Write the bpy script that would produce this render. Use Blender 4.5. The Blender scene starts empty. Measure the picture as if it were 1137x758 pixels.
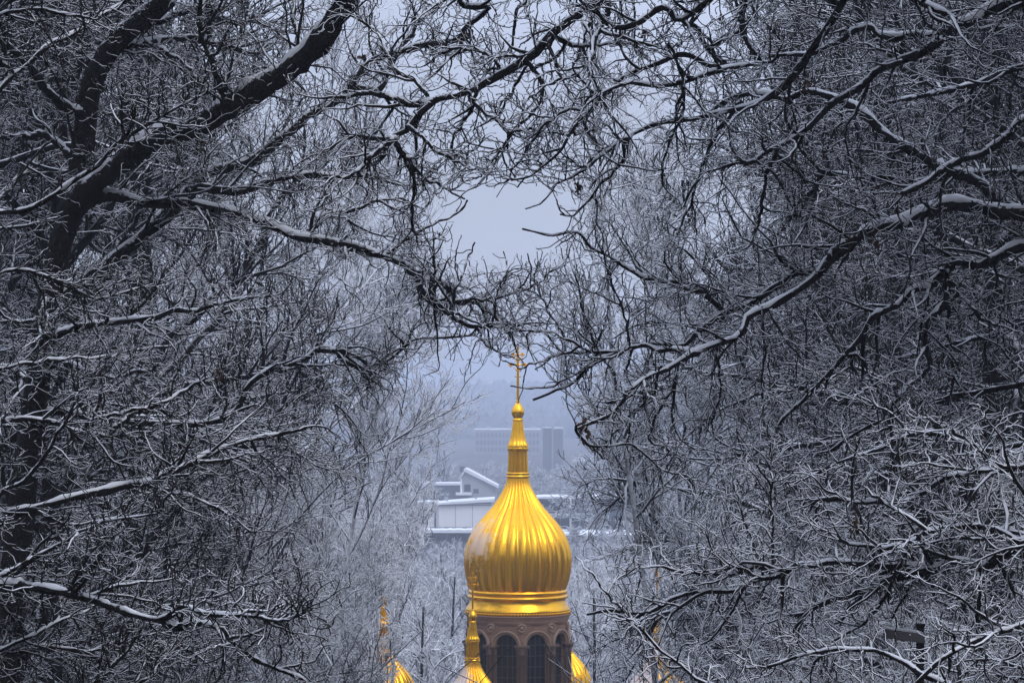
import bpy, math, random
import numpy as np
from mathutils import Vector

rng = np.random.default_rng(11)
random.seed(5)
F = 1137 * 100 / 36.0          # focal length in photo pixels
CX, HY = 568.5, 430.0          # principal column, horizon row
R_ = math.radians
scene = bpy.context.scene
COL = scene.collection


def W(px, py, d):
    return np.array([(px - CX) / F * d, d, (HY - py) / F * d])


# ------------------------------------------------------------------ ground height
def gz(x, y):
    x = np.asarray(x, float); y = np.asarray(y, float)
    t = np.clip(y / 150.0, -1.0, 1.0)
    base = np.where(y < 150, -1.75 - 28.5 * np.where(t > 0, t, t * 0.5), 0)
    far = -30.25 - 3.0 * np.clip((y - 150) / 250.0, 0, 1)
    base = np.where(y >= 150, far, base)
    side = np.clip((np.abs(x) - 5.0) * 0.30, 0, 7.5)
    side = side * np.clip(1 - (y - 90) / 50.0, 0, 1) * np.clip((y + 10) / 25.0, 0, 1)
    hill = 26.0 * np.clip((y - 2000) / 800.0, 0, 1) ** 1.3
    side = side + np.clip((np.abs(x) - (0.19 * np.maximum(y, 0) + 6.0)) * 0.65, 0, 20) * np.clip(1 - (y - 70) / 40.0, 0, 1)  # unseen side slopes, added to cut sky light from the sides
    side = side + np.clip((-6.0 - y) * 0.5, 0, 18)  # unseen rise behind the camera, added to block low sky light
    n = 0.25 * np.sin(x * 0.31 + y * 0.17) + 0.2 * np.sin(x * 0.13 - y * 0.41)
    return base + side + hill + n * np.clip(y / 40, 0, 1)


# ------------------------------------------------------------------ materials
def new_mat(name):
    m = bpy.data.materials.new(name); m.use_nodes = True
    nt = m.node_tree
    b = nt.nodes['Principled BSDF']
    return m, nt, b


def mapr(nt, src, lo, hi, a=0.0, c=1.0):
    n = nt.nodes.new('ShaderNodeMapRange'); n.interpolation_type = 'SMOOTHSTEP'
    n.inputs[1].default_value = lo; n.inputs[2].default_value = hi
    n.inputs[3].default_value = a; n.inputs[4].default_value = c
    nt.links.new(src, n.inputs[0]); return n.outputs[0]


def noise(nt, scale, detail=3, coord='Object', rough=0.55):
    tc = nt.nodes.new('ShaderNodeTexCoord')
    n = nt.nodes.new('ShaderNodeTexNoise'); n.inputs['Scale'].default_value = scale
    n.inputs['Detail'].default_value = detail; n.inputs['Roughness'].default_value = rough
    nt.links.new(tc.outputs[coord], n.inputs['Vector'])
    return n.outputs['Fac']


def math_(nt, op, a, b):
    n = nt.nodes.new('ShaderNodeMath'); n.operation = op
    for i, v in enumerate((a, b)):
        if isinstance(v, (int, float)): n.inputs[i].default_value = v
        else: nt.links.new(v, n.inputs[i])
    return n.outputs[0]


def mixc(nt, fac, a, b):
    n = nt.nodes.new('ShaderNodeMix'); n.data_type = 'RGBA'
    if isinstance(fac, (int, float)): n.inputs[0].default_value = fac
    else: nt.links.new(fac, n.inputs[0])
    for k, v in ((6, a), (7, b)):
        if isinstance(v, tuple): n.inputs[k].default_value = (*v, 1)
        else: nt.links.new(v, n.inputs[k])
    return n.outputs[2]


def bump(nt, b, h, strength, dist):
    n = nt.nodes.new('ShaderNodeBump'); n.inputs['Strength'].default_value = strength
    n.inputs['Distance'].default_value = dist
    nt.links.new(h, n.inputs['Height']); nt.links.new(n.outputs[0], b.inputs['Normal'])


SNOW = (0.80, 0.82, 0.86)


def frosted_bark(name, lo, hi, bark=(0.020, 0.018, 0.018), snow=SNOW, nscale=9.0, namp=0.9):
    """bark with snow on what faces up; lo/hi: the range of normal.z over which snow takes over"""
    m, nt, b = new_mat(name)
    g = nt.nodes.new('ShaderNodeNewGeometry')
    s = nt.nodes.new('ShaderNodeSeparateXYZ'); nt.links.new(g.outputs['Normal'], s.inputs[0])
    n = noise(nt, nscale, 2)
    k = math_(nt, 'MULTIPLY', math_(nt, 'SUBTRACT', n, 0.5), namp)
    k = math_(nt, 'ADD', k, math_(nt, 'MULTIPLY', math_(nt, 'SUBTRACT', noise(nt, 1.1, 3), 0.5), 1.1))
    f = mapr(nt, math_(nt, 'ADD', s.outputs[2], k), lo, hi)
    n2 = noise(nt, 40.0, 3)
    bc = mixc(nt, n2, tuple(c * 0.55 for c in bark), tuple(c * 1.6 for c in bark))
    nt.links.new(mixc(nt, f, bc, snow), b.inputs['Base Color'])
    b.inputs['Roughness'].default_value = 0.9
    b.inputs['Specular IOR Level'].default_value = 0.15
    if name == 'bark_with_snow': bump(nt, b, noise(nt, 28.0, 5, rough=0.7), 1.0, 0.06)
    return m


def plain(name, col, rough=0.8, var=0.15, scale=3.0, spec=0.3, metal=0.0, bmp=0.0):
    m, nt, b = new_mat(name)
    n = noise(nt, scale, 4)
    nt.links.new(mixc(nt, n, tuple(c * (1 - var) for c in col), tuple(min(1, c * (1 + var)) for c in col)), b.inputs['Base Color'])
    b.inputs['Roughness'].default_value = rough
    b.inputs['Specular IOR Level'].default_value = spec
    b.inputs['Metallic'].default_value = metal
    if bmp: bump(nt, b, noise(nt, scale * 4, 4), bmp, 0.03)
    return m


M = {}
M['bark'] = frosted_bark('bark_with_snow', 0.60, 0.95, bark=(0.014, 0.0125, 0.0125), nscale=14.0, namp=1.7)
M['twig'] = frosted_bark('twig_with_rime', 0.05, 0.84, bark=(0.015, 0.0135, 0.0145))
M['twig_side_shade'] = frosted_bark('twig_thin_snow_side_shade', 0.38, 1.05, bark=(0.012, 0.011, 0.0115))  # thinner snow and darker bark, standing in for shade towards the sides
M['bough'] = frosted_bark('bough_with_snow', 0.30, 0.62, bark=(0.013, 0.012, 0.012), namp=0.7)
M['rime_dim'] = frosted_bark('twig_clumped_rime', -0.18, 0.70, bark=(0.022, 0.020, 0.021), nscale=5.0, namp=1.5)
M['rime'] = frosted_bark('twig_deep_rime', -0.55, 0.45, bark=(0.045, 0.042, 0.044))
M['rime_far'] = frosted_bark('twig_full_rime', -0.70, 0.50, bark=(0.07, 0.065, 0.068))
M['snow'] = plain('snow', SNOW, 0.75, 0.03, 8.0, 0.2, 0, 0.3)
M['leaf'] = plain('dead_leaf', (0.060, 0.035, 0.022), 0.8, 0.4, 20.0, 0.1)
def stone(name, col):
    m = plain(name, col, 0.85, 0.24, 2.2, 0.2, 0, 0.4); nt = m.node_tree; b = nt.nodes['Principled BSDF']
    tc = nt.nodes.new('ShaderNodeTexCoord'); sp = nt.nodes.new('ShaderNodeSeparateXYZ'); nt.links.new(tc.outputs['Object'], sp.inputs[0])
    fr = math_(nt, 'FRACT', math_(nt, 'MULTIPLY', sp.outputs[2], 2.6), 0)
    j = mapr(nt, fr, 0.90, 0.95); st = mapr(nt, noise(nt, 0.9, 6, rough=0.7), 0.48, 0.72, 0, 0.6)
    old = b.inputs['Base Color'].links[0].from_socket
    c1 = mixc(nt, j, old, tuple(v * 0.55 for v in col)); nt.links.new(mixc(nt, st, c1, tuple(v * 0.45 for v in col)), b.inputs['Base Color'])
    return m


M['stone'] = stone('brown_sandstone', (0.26, 0.165, 0.118))
M['stone_pale'] = plain('pale_sandstone', (0.31, 0.21, 0.155), 0.85, 0.2, 3.0, 0.2, 0, 0.4)
M['stone_dark'] = plain('dark_sandstone', (0.13, 0.085, 0.062), 0.85, 0.25, 3.0, 0.2, 0, 0.4)
M['glass'] = plain('dark_window_glass', (0.010, 0.011, 0.013), 0.35, 0.5, 1.5, 0.25)
M['lead'] = plain('window_bars', (0.055, 0.052, 0.052), 0.6, 0.2, 6.0)
M['white_wall'] = plain('white_render', (0.88, 0.88, 0.88), 0.8, 0.04, 0.4)
M['grey_wall'] = plain('grey_render', (0.36, 0.37, 0.39), 0.8, 0.08, 0.5)
M['dark_wall'] = plain('dark_cladding', (0.075, 0.08, 0.09), 0.6, 0.2, 0.5)
M['concrete'] = plain('concrete', (0.25, 0.25, 0.26), 0.8, 0.1, 0.3)
M['board'] = plain('weathered_board', (0.17, 0.165, 0.165), 0.8, 0.2, 9.0)
M['post'] = plain('dark_post', (0.018, 0.017, 0.018), 0.8, 0.3, 9.0)

# gold leaf, with rime frozen to the windward shoulder
def gold(name, frost=None, thr=(0.80, 0.95, 0.6)):
    m, nt, b = new_mat(name)
    n = noise(nt, 1.6, 4)
    col = mixc(nt, n, (1.0, 0.48, 0.016), (1.0, 0.55, 0.030))
    tc = nt.nodes.new('ShaderNodeTexCoord'); mp_ = nt.nodes.new('ShaderNodeMapping'); mp_.inputs['Scale'].default_value = (4.5, 4.5, 0.55)
    nt.links.new(tc.outputs['Object'], mp_.inputs[0]); sn = nt.nodes.new('ShaderNodeTexNoise'); sn.inputs['Scale'].default_value = 1.0; sn.inputs['Detail'].default_value = 6
    nt.links.new(mp_.outputs[0], sn.inputs['Vector'])
    streak = mapr(nt, sn.outputs['Fac'], 0.54, 0.76, 0, 0.32)
    col = mixc(nt, streak, col, (0.62, 0.27, 0.012))
    b.inputs['Metallic'].default_value = 0.86
    b.inputs['Roughness'].default_value = 0.25
    if frost is not None:              # rime frozen to one shoulder of the dome
        tc = nt.nodes.new('ShaderNodeTexCoord')
        su = nt.nodes.new('ShaderNodeVectorMath'); su.operation = 'SUBTRACT'
        nt.links.new(tc.outputs['Object'], su.inputs[0]); su.inputs[1].default_value = (0, 0, frost)
        no = nt.nodes.new('ShaderNodeVectorMath'); no.operation = 'NORMALIZE'; nt.links.new(su.outputs[0], no.inputs[0])
        d = nt.nodes.new('ShaderNodeVectorMath'); d.operation = 'DOT_PRODUCT'
        nt.links.new(no.outputs[0], d.inputs[0]); d.inputs[1].default_value = Vector((-0.78, -0.42, 0.50)).normalized()
        k = math_(nt, 'MULTIPLY', math_(nt, 'SUBTRACT', noise(nt, 1.6, 9, rough=0.8), 0.5), 0.75)
        f = mapr(nt, math_(nt, 'ADD', d.outputs['Value'], k), thr[0], thr[1], 0, thr[2])
        col = mixc(nt, f, col, (0.80, 0.72, 0.72))
        nt.links.new(mapr(nt, f, 0, 1, 0.86, 0.0), b.inputs['Metallic'])
        nt.links.new(mapr(nt, f, 0, 1, 0.25, 0.8), b.inputs['Roughness'])
    nt.links.new(col, b.inputs['Base Color'])
    bump(nt, b, noise(nt, 3.2, 4), 0.14, 0.05)
    return m


M['gold'] = gold('gold_leaf_rimed', 2.2, (0.86, 1.03, 0.62))
M['gold_small'] = gold('gold_leaf_snowed', 1.4, (0.55, 0.75, 0.85))
M['gold_clean'] = gold('gold_leaf')


def ground_mat():
    m, nt, b = new_mat('snowy_forest_floor')
    f = mapr(nt, noise(nt, 0.35, 8, rough=0.7), 0.60, 0.72)
    n2 = noise(nt, 6.0, 4)
    litter = mixc(nt, n2, (0.020, 0.016, 0.013), (0.075, 0.055, 0.04))
    nt.links.new(mixc(nt, f, litter, (0.74, 0.76, 0.80)), b.inputs['Base Color'])
    b.inputs['Roughness'].default_value = 0.95
    bump(nt, b, n2, 0.5, 0.1)
    return m


M['ground'] = ground_mat()


# ------------------------------------------------------------------ mesh helpers
def mesh_np(name, V, Q):
    """V (n,3) float, Q (m,4) int quads"""
    me = bpy.data.meshes.new(name)
    V = np.ascontiguousarray(V, np.float32); Q = np.ascontiguousarray(Q, np.int32)
    me.vertices.add(len(V)); me.vertices.foreach_set('co', V.ravel())
    me.loops.add(Q.size); me.loops.foreach_set('vertex_index', Q.ravel())
    me.polygons.add(len(Q)); me.polygons.foreach_set('loop_start', np.arange(0, Q.size, Q.shape[1], dtype=np.int32))
    me.update(calc_edges=True)
    return me


def link(name, me, mat=None, parent=None):
    o = bpy.data.objects.new(name, me); COL.objects.link(o)
    if mat is not None:
        for mm in (mat if isinstance(mat, (list, tuple)) else [mat]): me.materials.append(mm)
    if parent is not None: o.parent = parent
    return o


def empty(name, loc, label=None, cat=None, group=None):
    o = bpy.data.objects.new(name, None); COL.objects.link(o); o.location = loc
    if label: o['label'] = label
    if cat: o['category'] = cat
    if group: o['group'] = group
    return o


def norm(v):
    return v / np.maximum(np.linalg.norm(v, axis=-1, keepdims=True), 1e-9)


def tubes(P, R, S):
    """P (N,K,3) centre lines, R (N,K) radii -> verts, quads"""
    N, K, _ = P.shape
    T = norm(np.gradient(P, axis=1))
    chord = norm(P[:, -1] - P[:, 0])
    ref = np.where(np.abs(chord[:, 2:3]) < 0.8, np.array([[0, 0, 1.0]]), np.array([[0.93, 0.37, 0.0]]))[:, None, :]
    u = norm(np.cross(T, ref)); v = np.cross(u, T)
    a = np.arange(S) * 2 * math.pi / S + math.pi / 2
    ring = (np.cos(a)[None, None, :, None] * u[:, :, None, :] + np.sin(a)[None, None, :, None] * v[:, :, None, :])
    V = P[:, :, None, :] + R[:, :, None, None] * ring
    idx = np.arange(N * K * S).reshape(N, K, S)
    q = np.stack([idx[:, :-1, :], np.roll(idx, -1, 2)[:, :-1, :], np.roll(idx, -1, 2)[:, 1:, :], idx[:, 1:, :]], -1)
    return V.reshape(-1, 3), q.reshape(-1, 4)


class Bag:
    def __init__(s): s.V = []; s.Q = []; s.n = 0
    def add(s, V, Q):
        V = np.asarray(V, float).reshape(-1, 3); Q = np.asarray(Q, int).reshape(-1, 4)
        s.V.append(V); s.Q.append(Q + s.n); s.n += len(V)
    def tubes(s, P, R, S):
        if len(P): s.add(*tubes(P, R, S))
    def box(s, c, h, rot=0.0):
        x, y, z = h
        v = np.array([[i, j, k] for i in (-x, x) for j in (-y, y) for k in (-z, z)], float)
        if rot:
            cs, sn = math.cos(rot), math.sin(rot)
            v = np.stack([v[:, 0] * cs - v[:, 1] * sn, v[:, 0] * sn + v[:, 1] * cs, v[:, 2]], 1)
        s.add(v + np.array(c), [[0, 1, 3, 2], [4, 6, 7, 5], [0, 4, 5, 1], [2, 3, 7, 6], [0, 2, 6, 4], [1, 5, 7, 3]])
    def lathe(s, prof, n=32, c=(0, 0), fn=None):
        th = np.arange(n) * 2 * math.pi / n
        V = []
        for r, z in prof:
            rr = r * (fn(th, z) if fn else 1.0) * np.ones(n)
            V.append(np.stack([c[0] + rr * np.cos(th), c[1] + rr * np.sin(th), z * np.ones(n)], 1))
        idx = np.arange(len(prof) * n).reshape(len(prof), n)
        a = np.roll(idx, -1, 1)
        q = np.stack([idx[:-1], a[:-1], a[1:], idx[1:]], -1).reshape(-1, 4)
        s.add(np.concatenate(V), q)
    def ball(s, c, r, n=10, sz=1.0):
        ph = np.linspace(-math.pi / 2 + 0.01, math.pi / 2 - 0.01, n // 2 + 2)
        b = Bag(); b.lathe([(r * math.cos(p), r * sz * math.sin(p)) for p in ph], n)
        s.add(b.V[0] + np.array(c), b.Q[0])
    def mesh(s, name): return mesh_np(name, np.concatenate(s.V), np.concatenate(s.Q))
    def link(s, name, mat, parent=None, flat=False):
        me = s.mesh(name)
        if flat: me.shade_flat()
        return link(name, me, mat, parent)


# ------------------------------------------------------------------ branch growth
def lerp_poly(P, i, t):
    K = P.shape[1]; f = t * (K - 1); a = np.minimum(f.astype(int), K - 2); w = (f - a)[:, None]
    return P[i, a] * (1 - w) + P[i, a + 1] * w, norm(P[i, a + 1] - P[i, a])


def spawn(P, R, every, length, K, r0, r1, ang=(0.6, 1.1), wig=0.25, up=0.0, t0=0.12, taper=0.5, bias=None, tip=True, lenvar=0.45, cull=None, rscale=None, rg=rng):
    N = len(P)
    if N == 0: return P[:0, :1].repeat(K, 1), R[:0, :1].repeat(K, 1)
    L = np.linalg.norm(np.diff(P, axis=1), axis=2).sum(1)
    cnt = np.floor(L * (1 - t0) / every * rg.uniform(0.35, 1.65, N) + rg.random(N)).astype(int)
    i = np.repeat(np.arange(N), cnt); n = len(i)
    t = t0 + (1 - t0) * rg.random(n)
    if tip:                                              # one at every tip, to carry the line on
        i = np.concatenate([i, np.arange(N)]); t = np.concatenate([t, np.full(N, 0.985)]); n = len(i)
    p, T = lerp_poly(P, i, t)
    rv = norm(rg.normal(size=(n, 3)))
    if bias is not None: rv = norm(rv + np.asarray(bias))
    side = norm(np.cross(np.cross(T, rv), T) + 1e-6)
    a = rg.uniform(ang[0], ang[1], n)
    if tip: a[-N:] *= 0.35
    D = norm(np.cos(a)[:, None] * T + np.sin(a)[:, None] * side + np.array([0, 0, up]))
    Lc = length * (1 - taper * t) * (1 + lenvar * rg.uniform(-1, 1, n))
    if rscale is not None:
        rq = R[i, np.minimum((t * (R.shape[1] - 1)).astype(int), R.shape[1] - 1)]
        Lc = Lc * np.clip(rq / rscale, 0.32, 1.0)
    out = np.empty((n, K, 3)); out[:, 0] = p
    step = (Lc / (K - 1))[:, None]
    for k in range(1, K):
        D = norm(D + wig * rg.normal(size=(n, 3)) + np.array([0, 0, up * 0.5]))
        out[:, k] = out[:, k - 1] + D * step
    rp = R[i, np.minimum((t * (R.shape[1] - 1)).astype(int), R.shape[1] - 1)]
    ra = np.minimum(r0 * (0.75 + 0.5 * rg.random(n)), rp * 0.8)
    rb = np.minimum(r1, ra)
    Rr = ra[:, None] + (rb - ra)[:, None] * np.linspace(0, 1, K)[None]
    if cull is not None:
        keep = cull(out)
        out, Rr = out[keep], Rr[keep]
    return out, Rr


def interp(y, pts):
    return np.interp(y, [p[0] for p in pts], [p[1] for p in pts])


WIN_L = [(380, 552), (400, 548), (450, 542), (480, 530), (500, 508), (530, 494), (600, 482), (620, 460), (640, 452), (758, 452)]
WIN_R = [(380, 578), (400, 596), (440, 612), (470, 640), (500, 645), (540, 690), (600, 690), (640, 665), (758, 652)]


def openness(P):
    """the opening that the crowns leave round the dome and above it: 1 where no branch grows"""
    d = np.maximum(P[..., 1], 1.0)
    x = P[..., 0] / d * F + CX; y = HY - P[..., 2] / d * F
    e1 = ((x - 562) / 80) ** 2 + ((y - 246) / 44) ** 2
    o1 = np.clip(1.5 - e1, 0, 1) * 0.93
    xl, xr = interp(y, WIN_L), interp(y, WIN_R)
    o2 = np.clip(np.minimum(x - xl, xr - x) / 14 + 0.5, 0, 1) * np.clip((y - 372) / 70, 0, 1) ** 0.5
    o3 = 0.95 * (np.abs(x - 729) < 11) * (y > 616) * (y < 654) + 0.93 * (np.abs(x - 728) < 11) * (y > 684) * (y < 712) + 0.6 * (np.abs(x - 729) < 22) * (y > 734) + 0.7 * (np.abs(x - 424) < 8) * (y > 666) * (y < 706)
    o4 = 0.5 * (x > 978) * (x < 1034) * (y > 688) * (d < 27.5)
    return np.maximum(np.maximum(o1, o2), np.maximum(o3, o4))


def make_cull(loc=(0, 0, 0), rg=rng, soft=0.97, extra=None):
    loc = np.asarray(loc, float)
    def f(P):
        K = P.shape[1]
        o = np.maximum(openness(P[:, K // 2] + loc), openness(P[:, -1] + loc)) * soft
        if extra is not None: o = np.maximum(o, np.maximum(extra(P[:, K // 2] + loc), extra(P[:, -1] + loc)))
        return rg.random(len(P)) > o
    return f


# ------------------------------------------------------------------ traced near trees
def smooth_path(pts, n):
    p = np.asarray(pts, float)
    q = np.concatenate([2 * p[:1] - p[1:2], p, 2 * p[-1:] - p[-2:-1]])
    out = []
    for k in range(1, len(q) - 2):
        for t in np.linspace(0, 1, 12, endpoint=False):
            a, b, c, d = q[k - 1], q[k], q[k + 1], q[k + 2]
            out.append(0.5 * ((2 * b) + (c - a) * t + (2 * a - 5 * b + 4 * c - d) * t * t + (3 * b - a - 3 * c + d) * t ** 3))
    out.append(p[-1]); out = np.array(out)
    s = np.concatenate([[0], np.cumsum(np.linalg.norm(np.diff(out, axis=0), axis=1))])
    u = np.linspace(0, s[-1], n)
    return np.stack([np.interp(u, s, out[:, j]) for j in range(out.shape[1])], 1)


def wobble(n, amp, rg, k=5):
    a = np.interp(np.linspace(0, 1, n), np.linspace(0, 1, max(3, n // k)), rg.normal(size=max(3, n // k)))
    return a * amp


def traced_tree(name, label, cat, d0, trunk, limbs, seed, dens=1.0, mat='twig', trunk_r=(20, 10), twig_r=1.0, group=None, leaf_spots=()):
    """trunk: list of (px,py) at distance d0, from the top down; limbs: (points, r0, r1, depth change[, attach])"""
    rg = np.random.default_rng(seed)
    base = W(trunk[-1][0], trunk[-1][1], d0)
    zb = float(gz(base[0], d0)) - 0.3
    root = empty(name, (base[0], d0, zb), label, cat, group)
    off = np.array([base[0], d0, zb])
    # trunk
    tp = [W(x, y, d0) for x, y in reversed(trunk)]
    tp = [np.array([base[0] + (base[0] - tp[1][0]) * 0.25, d0, zb])] + tp if tp[0][2] > zb + 0.5 else tp
    K = 60
    TP = smooth_path(tp, K); TR = np.linspace(trunk_r[0], trunk_r[1], K) * d0 / F
    TR = TR * (1 + wobble(K, 0.06, rg)); TR[:4] *= np.linspace(1.5, 1.05, 4)
    b = Bag(); V, Q = tubes((TP - off)[None], TR[None], 14)
    V += rg.normal(size=V.shape) * (TR.mean() * 0.035); b.add(V, Q)
    b.link('trunk', M['bark'], root)
    lines = [(TP, TR)]
    snowcap((TP - off), TR, rg, None, root, 0.55)
    allP, allR = [], []
    for L in limbs:
        pts, r0, r1, dd = L[:4]
        att = L[4] if len(L) > 4 else 'auto'
        src = lines[-1] if att == 'prev' else lines[0]
        if att != 'auto' and att != 'prev': src = lines[0]
        if att == 'auto':
            best = None
            p0 = np.array(pts[0], float)
            for (lp, lr) in lines:
                sx = lp[:, 0] / lp[:, 1] * F + CX; sy = HY - lp[:, 2] / lp[:, 1] * F
                dist = np.hypot(sx - p0[0], (sy - p0[1] - 10))
                k = int(dist.argmin())
                if best is None or dist[k] < best[0]: best = (dist[k], lp[k], sx[k], sy[k])
        else:
            lp, lr = src
            sx = lp[:, 0] / lp[:, 1] * F + CX; sy = HY - lp[:, 2] / lp[:, 1] * F
            k = int(np.hypot(sx - pts[0][0], sy - pts[0][1] - 10).argmin()); best = (0, lp[k], sx[k], sy[k])
        ds = best[1][1]
        full = [(best[2], best[3])] + list(pts) if math.hypot(best[2] - pts[0][0], best[3] - pts[0][1]) > 6 else [(best[2], best[3])] + list(pts[1:])
        q2 = smooth_path(full, 48)
        n = len(q2)
        dep = ds + dd * np.linspace(0, 1, n) ** 1.2 + wobble(n, 0.12, rg, 8) * np.linspace(0, 1, n)
        q2 = q2 + np.stack([wobble(n, 1.2, rg, 3), wobble(n, 1.2, rg, 3)], 1)
        P = np.stack([W(a, c, e) for (a, c), e in zip(q2, dep)])
        P[0] = best[1]
        Rr = (r0 + (r1 - r0) * np.linspace(0, 1, n) ** 0.85) * dep / F * (1 + wobble(n, 0.13, rg, 2))
        Rr = np.maximum(Rr, 0.004)
        lines.append((P, Rr))
        V, Q = tubes((P - off)[None], Rr[None], 10)
        V = V + rg.normal(size=V.shape) * np.repeat(Rr, 10)[:, None] * 0.10
        bb = Bag(); bb.add(V, Q); lo = bb.link('limb', M['bark'], root)
        snowcap(P - off, Rr, rg, lo, None)
        allP.append(P - off); allR.append(Rr)
    P0 = np.stack(allP); R0 = np.stack(allR)
    cull = make_cull(off, rg)
    bag = Bag(); q = twig_r
    # boughs fill the crown between the traced limbs
    P1, R1 = spawn(P0, R0, 0.26 / dens, 1.05, 9, 0.020 * q, 0.007 * q, (0.5, 1.15), 0.20, 0.03, 0.06, 0.35, cull=cull, rg=rg, rscale=0.032)
    bag.tubes(P1, R1 * 1.12, 6); nb = sum(len(q_) for q_ in bag.Q)
    P2, R2 = spawn(P1, R1, 0.12 / dens, 0.42, 7, 0.0095 * q, 0.0058 * q, (0.55, 1.2), 0.30, 0.02, 0.1, 0.4, cull=cull, rg=rg)
    P2b, R2b = spawn(P0, R0, 0.10 / dens, 0.38, 7, 0.0095 * q, 0.0058 * q, (0.6, 1.3), 0.30, 0.06, 0.1, 0.2, cull=cull, rg=rg)
    P2 = np.concatenate([P2, P2b]); R2 = np.concatenate([R2, R2b])
    bag.tubes(P2, R2, 4)
    P3, R3 = spawn(P2, R2, 0.080 / dens, 0.165, 5, 0.0064 * q, 0.0050 * q, (0.6, 1.25), 0.36, 0.03, 0.12, 0.3, cull=cull, rg=rg)
    bag.tubes(P3, R3, 3)
    # unseen crown above the view, added extra dense to shade the outer boughs
    axis = TP[-1] - off
    tops = []
    nu = 44
    zlo = (HY + 60) / F * d0 + 0.4
    t_ = rg.random(nu); az = np.arange(nu) * 2.4
    PU = np.empty((nu, 12, 3)); st = np.column_stack([np.full(nu, axis[0]), np.full(nu, axis[1]), np.maximum(axis[2], zlo - zb) + t_ * 6.0])
    PU[:, 0] = st; el = rg.uniform(0.0, 0.5, nu)
    DD = np.stack([np.cos(az) * np.cos(el), np.sin(az) * np.cos(el), np.sin(el)], 1); LU = rg.uniform(2.6, 5.2, nu) * (1.1 - 0.5 * t_)
    for k in range(1, 12):
        DD = norm(DD + rg.normal(size=DD.shape) * 0.14); PU[:, k] = PU[:, k - 1] + DD * (LU / 11)[:, None]
    RU = np.linspace(0.07, 0.02, 12)[None] * np.ones((nu, 1))
    lead = np.stack([np.array([axis[0], axis[1], axis[2] - 0.3]), np.array([axis[0], axis[1], max(axis[2], zlo - zb) + 3]), np.array([axis[0], axis[1], max(axis[2], zlo - zb) + 6.5])])[None]
    above = lambda P: (((P[..., 2] + zb) / np.maximum(P[..., 1] + d0, 1.0)) > (HY + 25) / F).all(1)
    ub = Bag(); ub.tubes(lead, np.array([[trunk_r[1] * d0 / F, 0.09, 0.03]]), 8); ub.tubes(PU, RU, 6)
    PU1, RU1 = spawn(PU, RU, 0.30, 1.5, 7, 0.03, 0.015, (0.5, 1.1), 0.2, 0.0, 0.1, 0.4, cull=above, rg=rg); ub.tubes(PU1, RU1, 4)
    PU2, RU2 = spawn(PU1, RU1, 0.14, 0.6, 5, 0.028, 0.018, (0.5, 1.2), 0.25, 0.0, 0.1, 0.4, cull=above, rg=rg); ub.tubes(PU2, RU2, 3)
    PU3, RU3 = spawn(PU2, RU2, 0.14, 0.22, 3, 0.018, 0.012, (0.5, 1.2), 0.25, 0.0, 0.1, 0.4, cull=above, rg=rg); ub.tubes(PU3, RU3, 3)
    ub.link('added_shade_crown', M['twig'], root)
    # buds and rime knobs at the tips
    tip = P3[rg.random(len(P3)) < 0.5]
    D = norm(tip[:, -1] - tip[:, -2])
    a = tip[:, -1]; bud = np.stack([a - D * 0.004, a + D * 0.010, a + D * 0.022], 1)
    bag.tubes(bud, np.tile(np.array([0.005, 0.0085, 0.003]) * q, (len(bud), 1)), 3)
    cm = bag.mesh('crown'); mi = np.ones(len(cm.polygons), np.int32); mi[:nb] = 0
    link('crown', cm, [M['bough'], M[mat]], root); cm.polygons.foreach_set('material_index', mi); cm.update()
    # tufts of dead leaves
    for (x, y, s) in leaf_spots:
        best = None
        for P, r in lines[1:]:
            sx = P[:, 0] / P[:, 1] * F + CX; sy = HY - P[:, 2] / P[:, 1] * F
            dd = np.hypot(sx - x, sy - y); k = int(dd.argmin())
            if best is None or dd[k] < best[0]: best = (dd[k], P[k][1])
        leaf_tuft(W(x, y, best[1] - 0.1) - off, s * best[1] / F, root, rg, W(x, y - s * 1.6, best[1]) - off)
    return root


def snowcap(P, Rr, rg, limb, root, amount=1.0):
    """snow lying along the upper side of a limb, thin or gone where it is steep"""
    n = len(P)
    T = norm(np.gradient(P, axis=0)); Z = np.array([0, 0, 1.0])
    U = norm(Z - T * T[:, 2:3])
    flat = np.clip((1 - np.abs(T[:, 2]) - 0.03) / 0.50, 0, 1) ** 1.2
    g = np.clip(0.95 + wobble(n, 0.36, rg, 2) + wobble(n, 0.30, rg, 5), 0.05, 1.35) * flat * amount
    g = g + (rg.random(n) < 0.10) * rg.uniform(0.2, 0.7, n) * (flat > 0.4)
    g = np.where(rg.random(n) < 0.05, 0.1, g)
    rc = Rr * 0.70 * np.clip(g, 0.02, 1.6) + np.where(g > 0.3, 0.003, 0)
    e = np.minimum(np.arange(n), np.arange(n)[::-1]) / 3.0
    rc = rc * np.clip(e, 0.05, 1)
    C = P + U * np.where(g > 0.15, np.maximum(Rr - 0.42 * rc, 0.3 * Rr), 0.1 * Rr)[:, None]
    V, Q = tubes(C[None], rc[None], 8)
    V = V + rg.normal(size=V.shape) * np.repeat(rc, 8)[:, None] * 0.15
    b = Bag(); b.add(V, Q)
    return b.link('snow_cap', M['snow'], limb if limb is not None else root)


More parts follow.
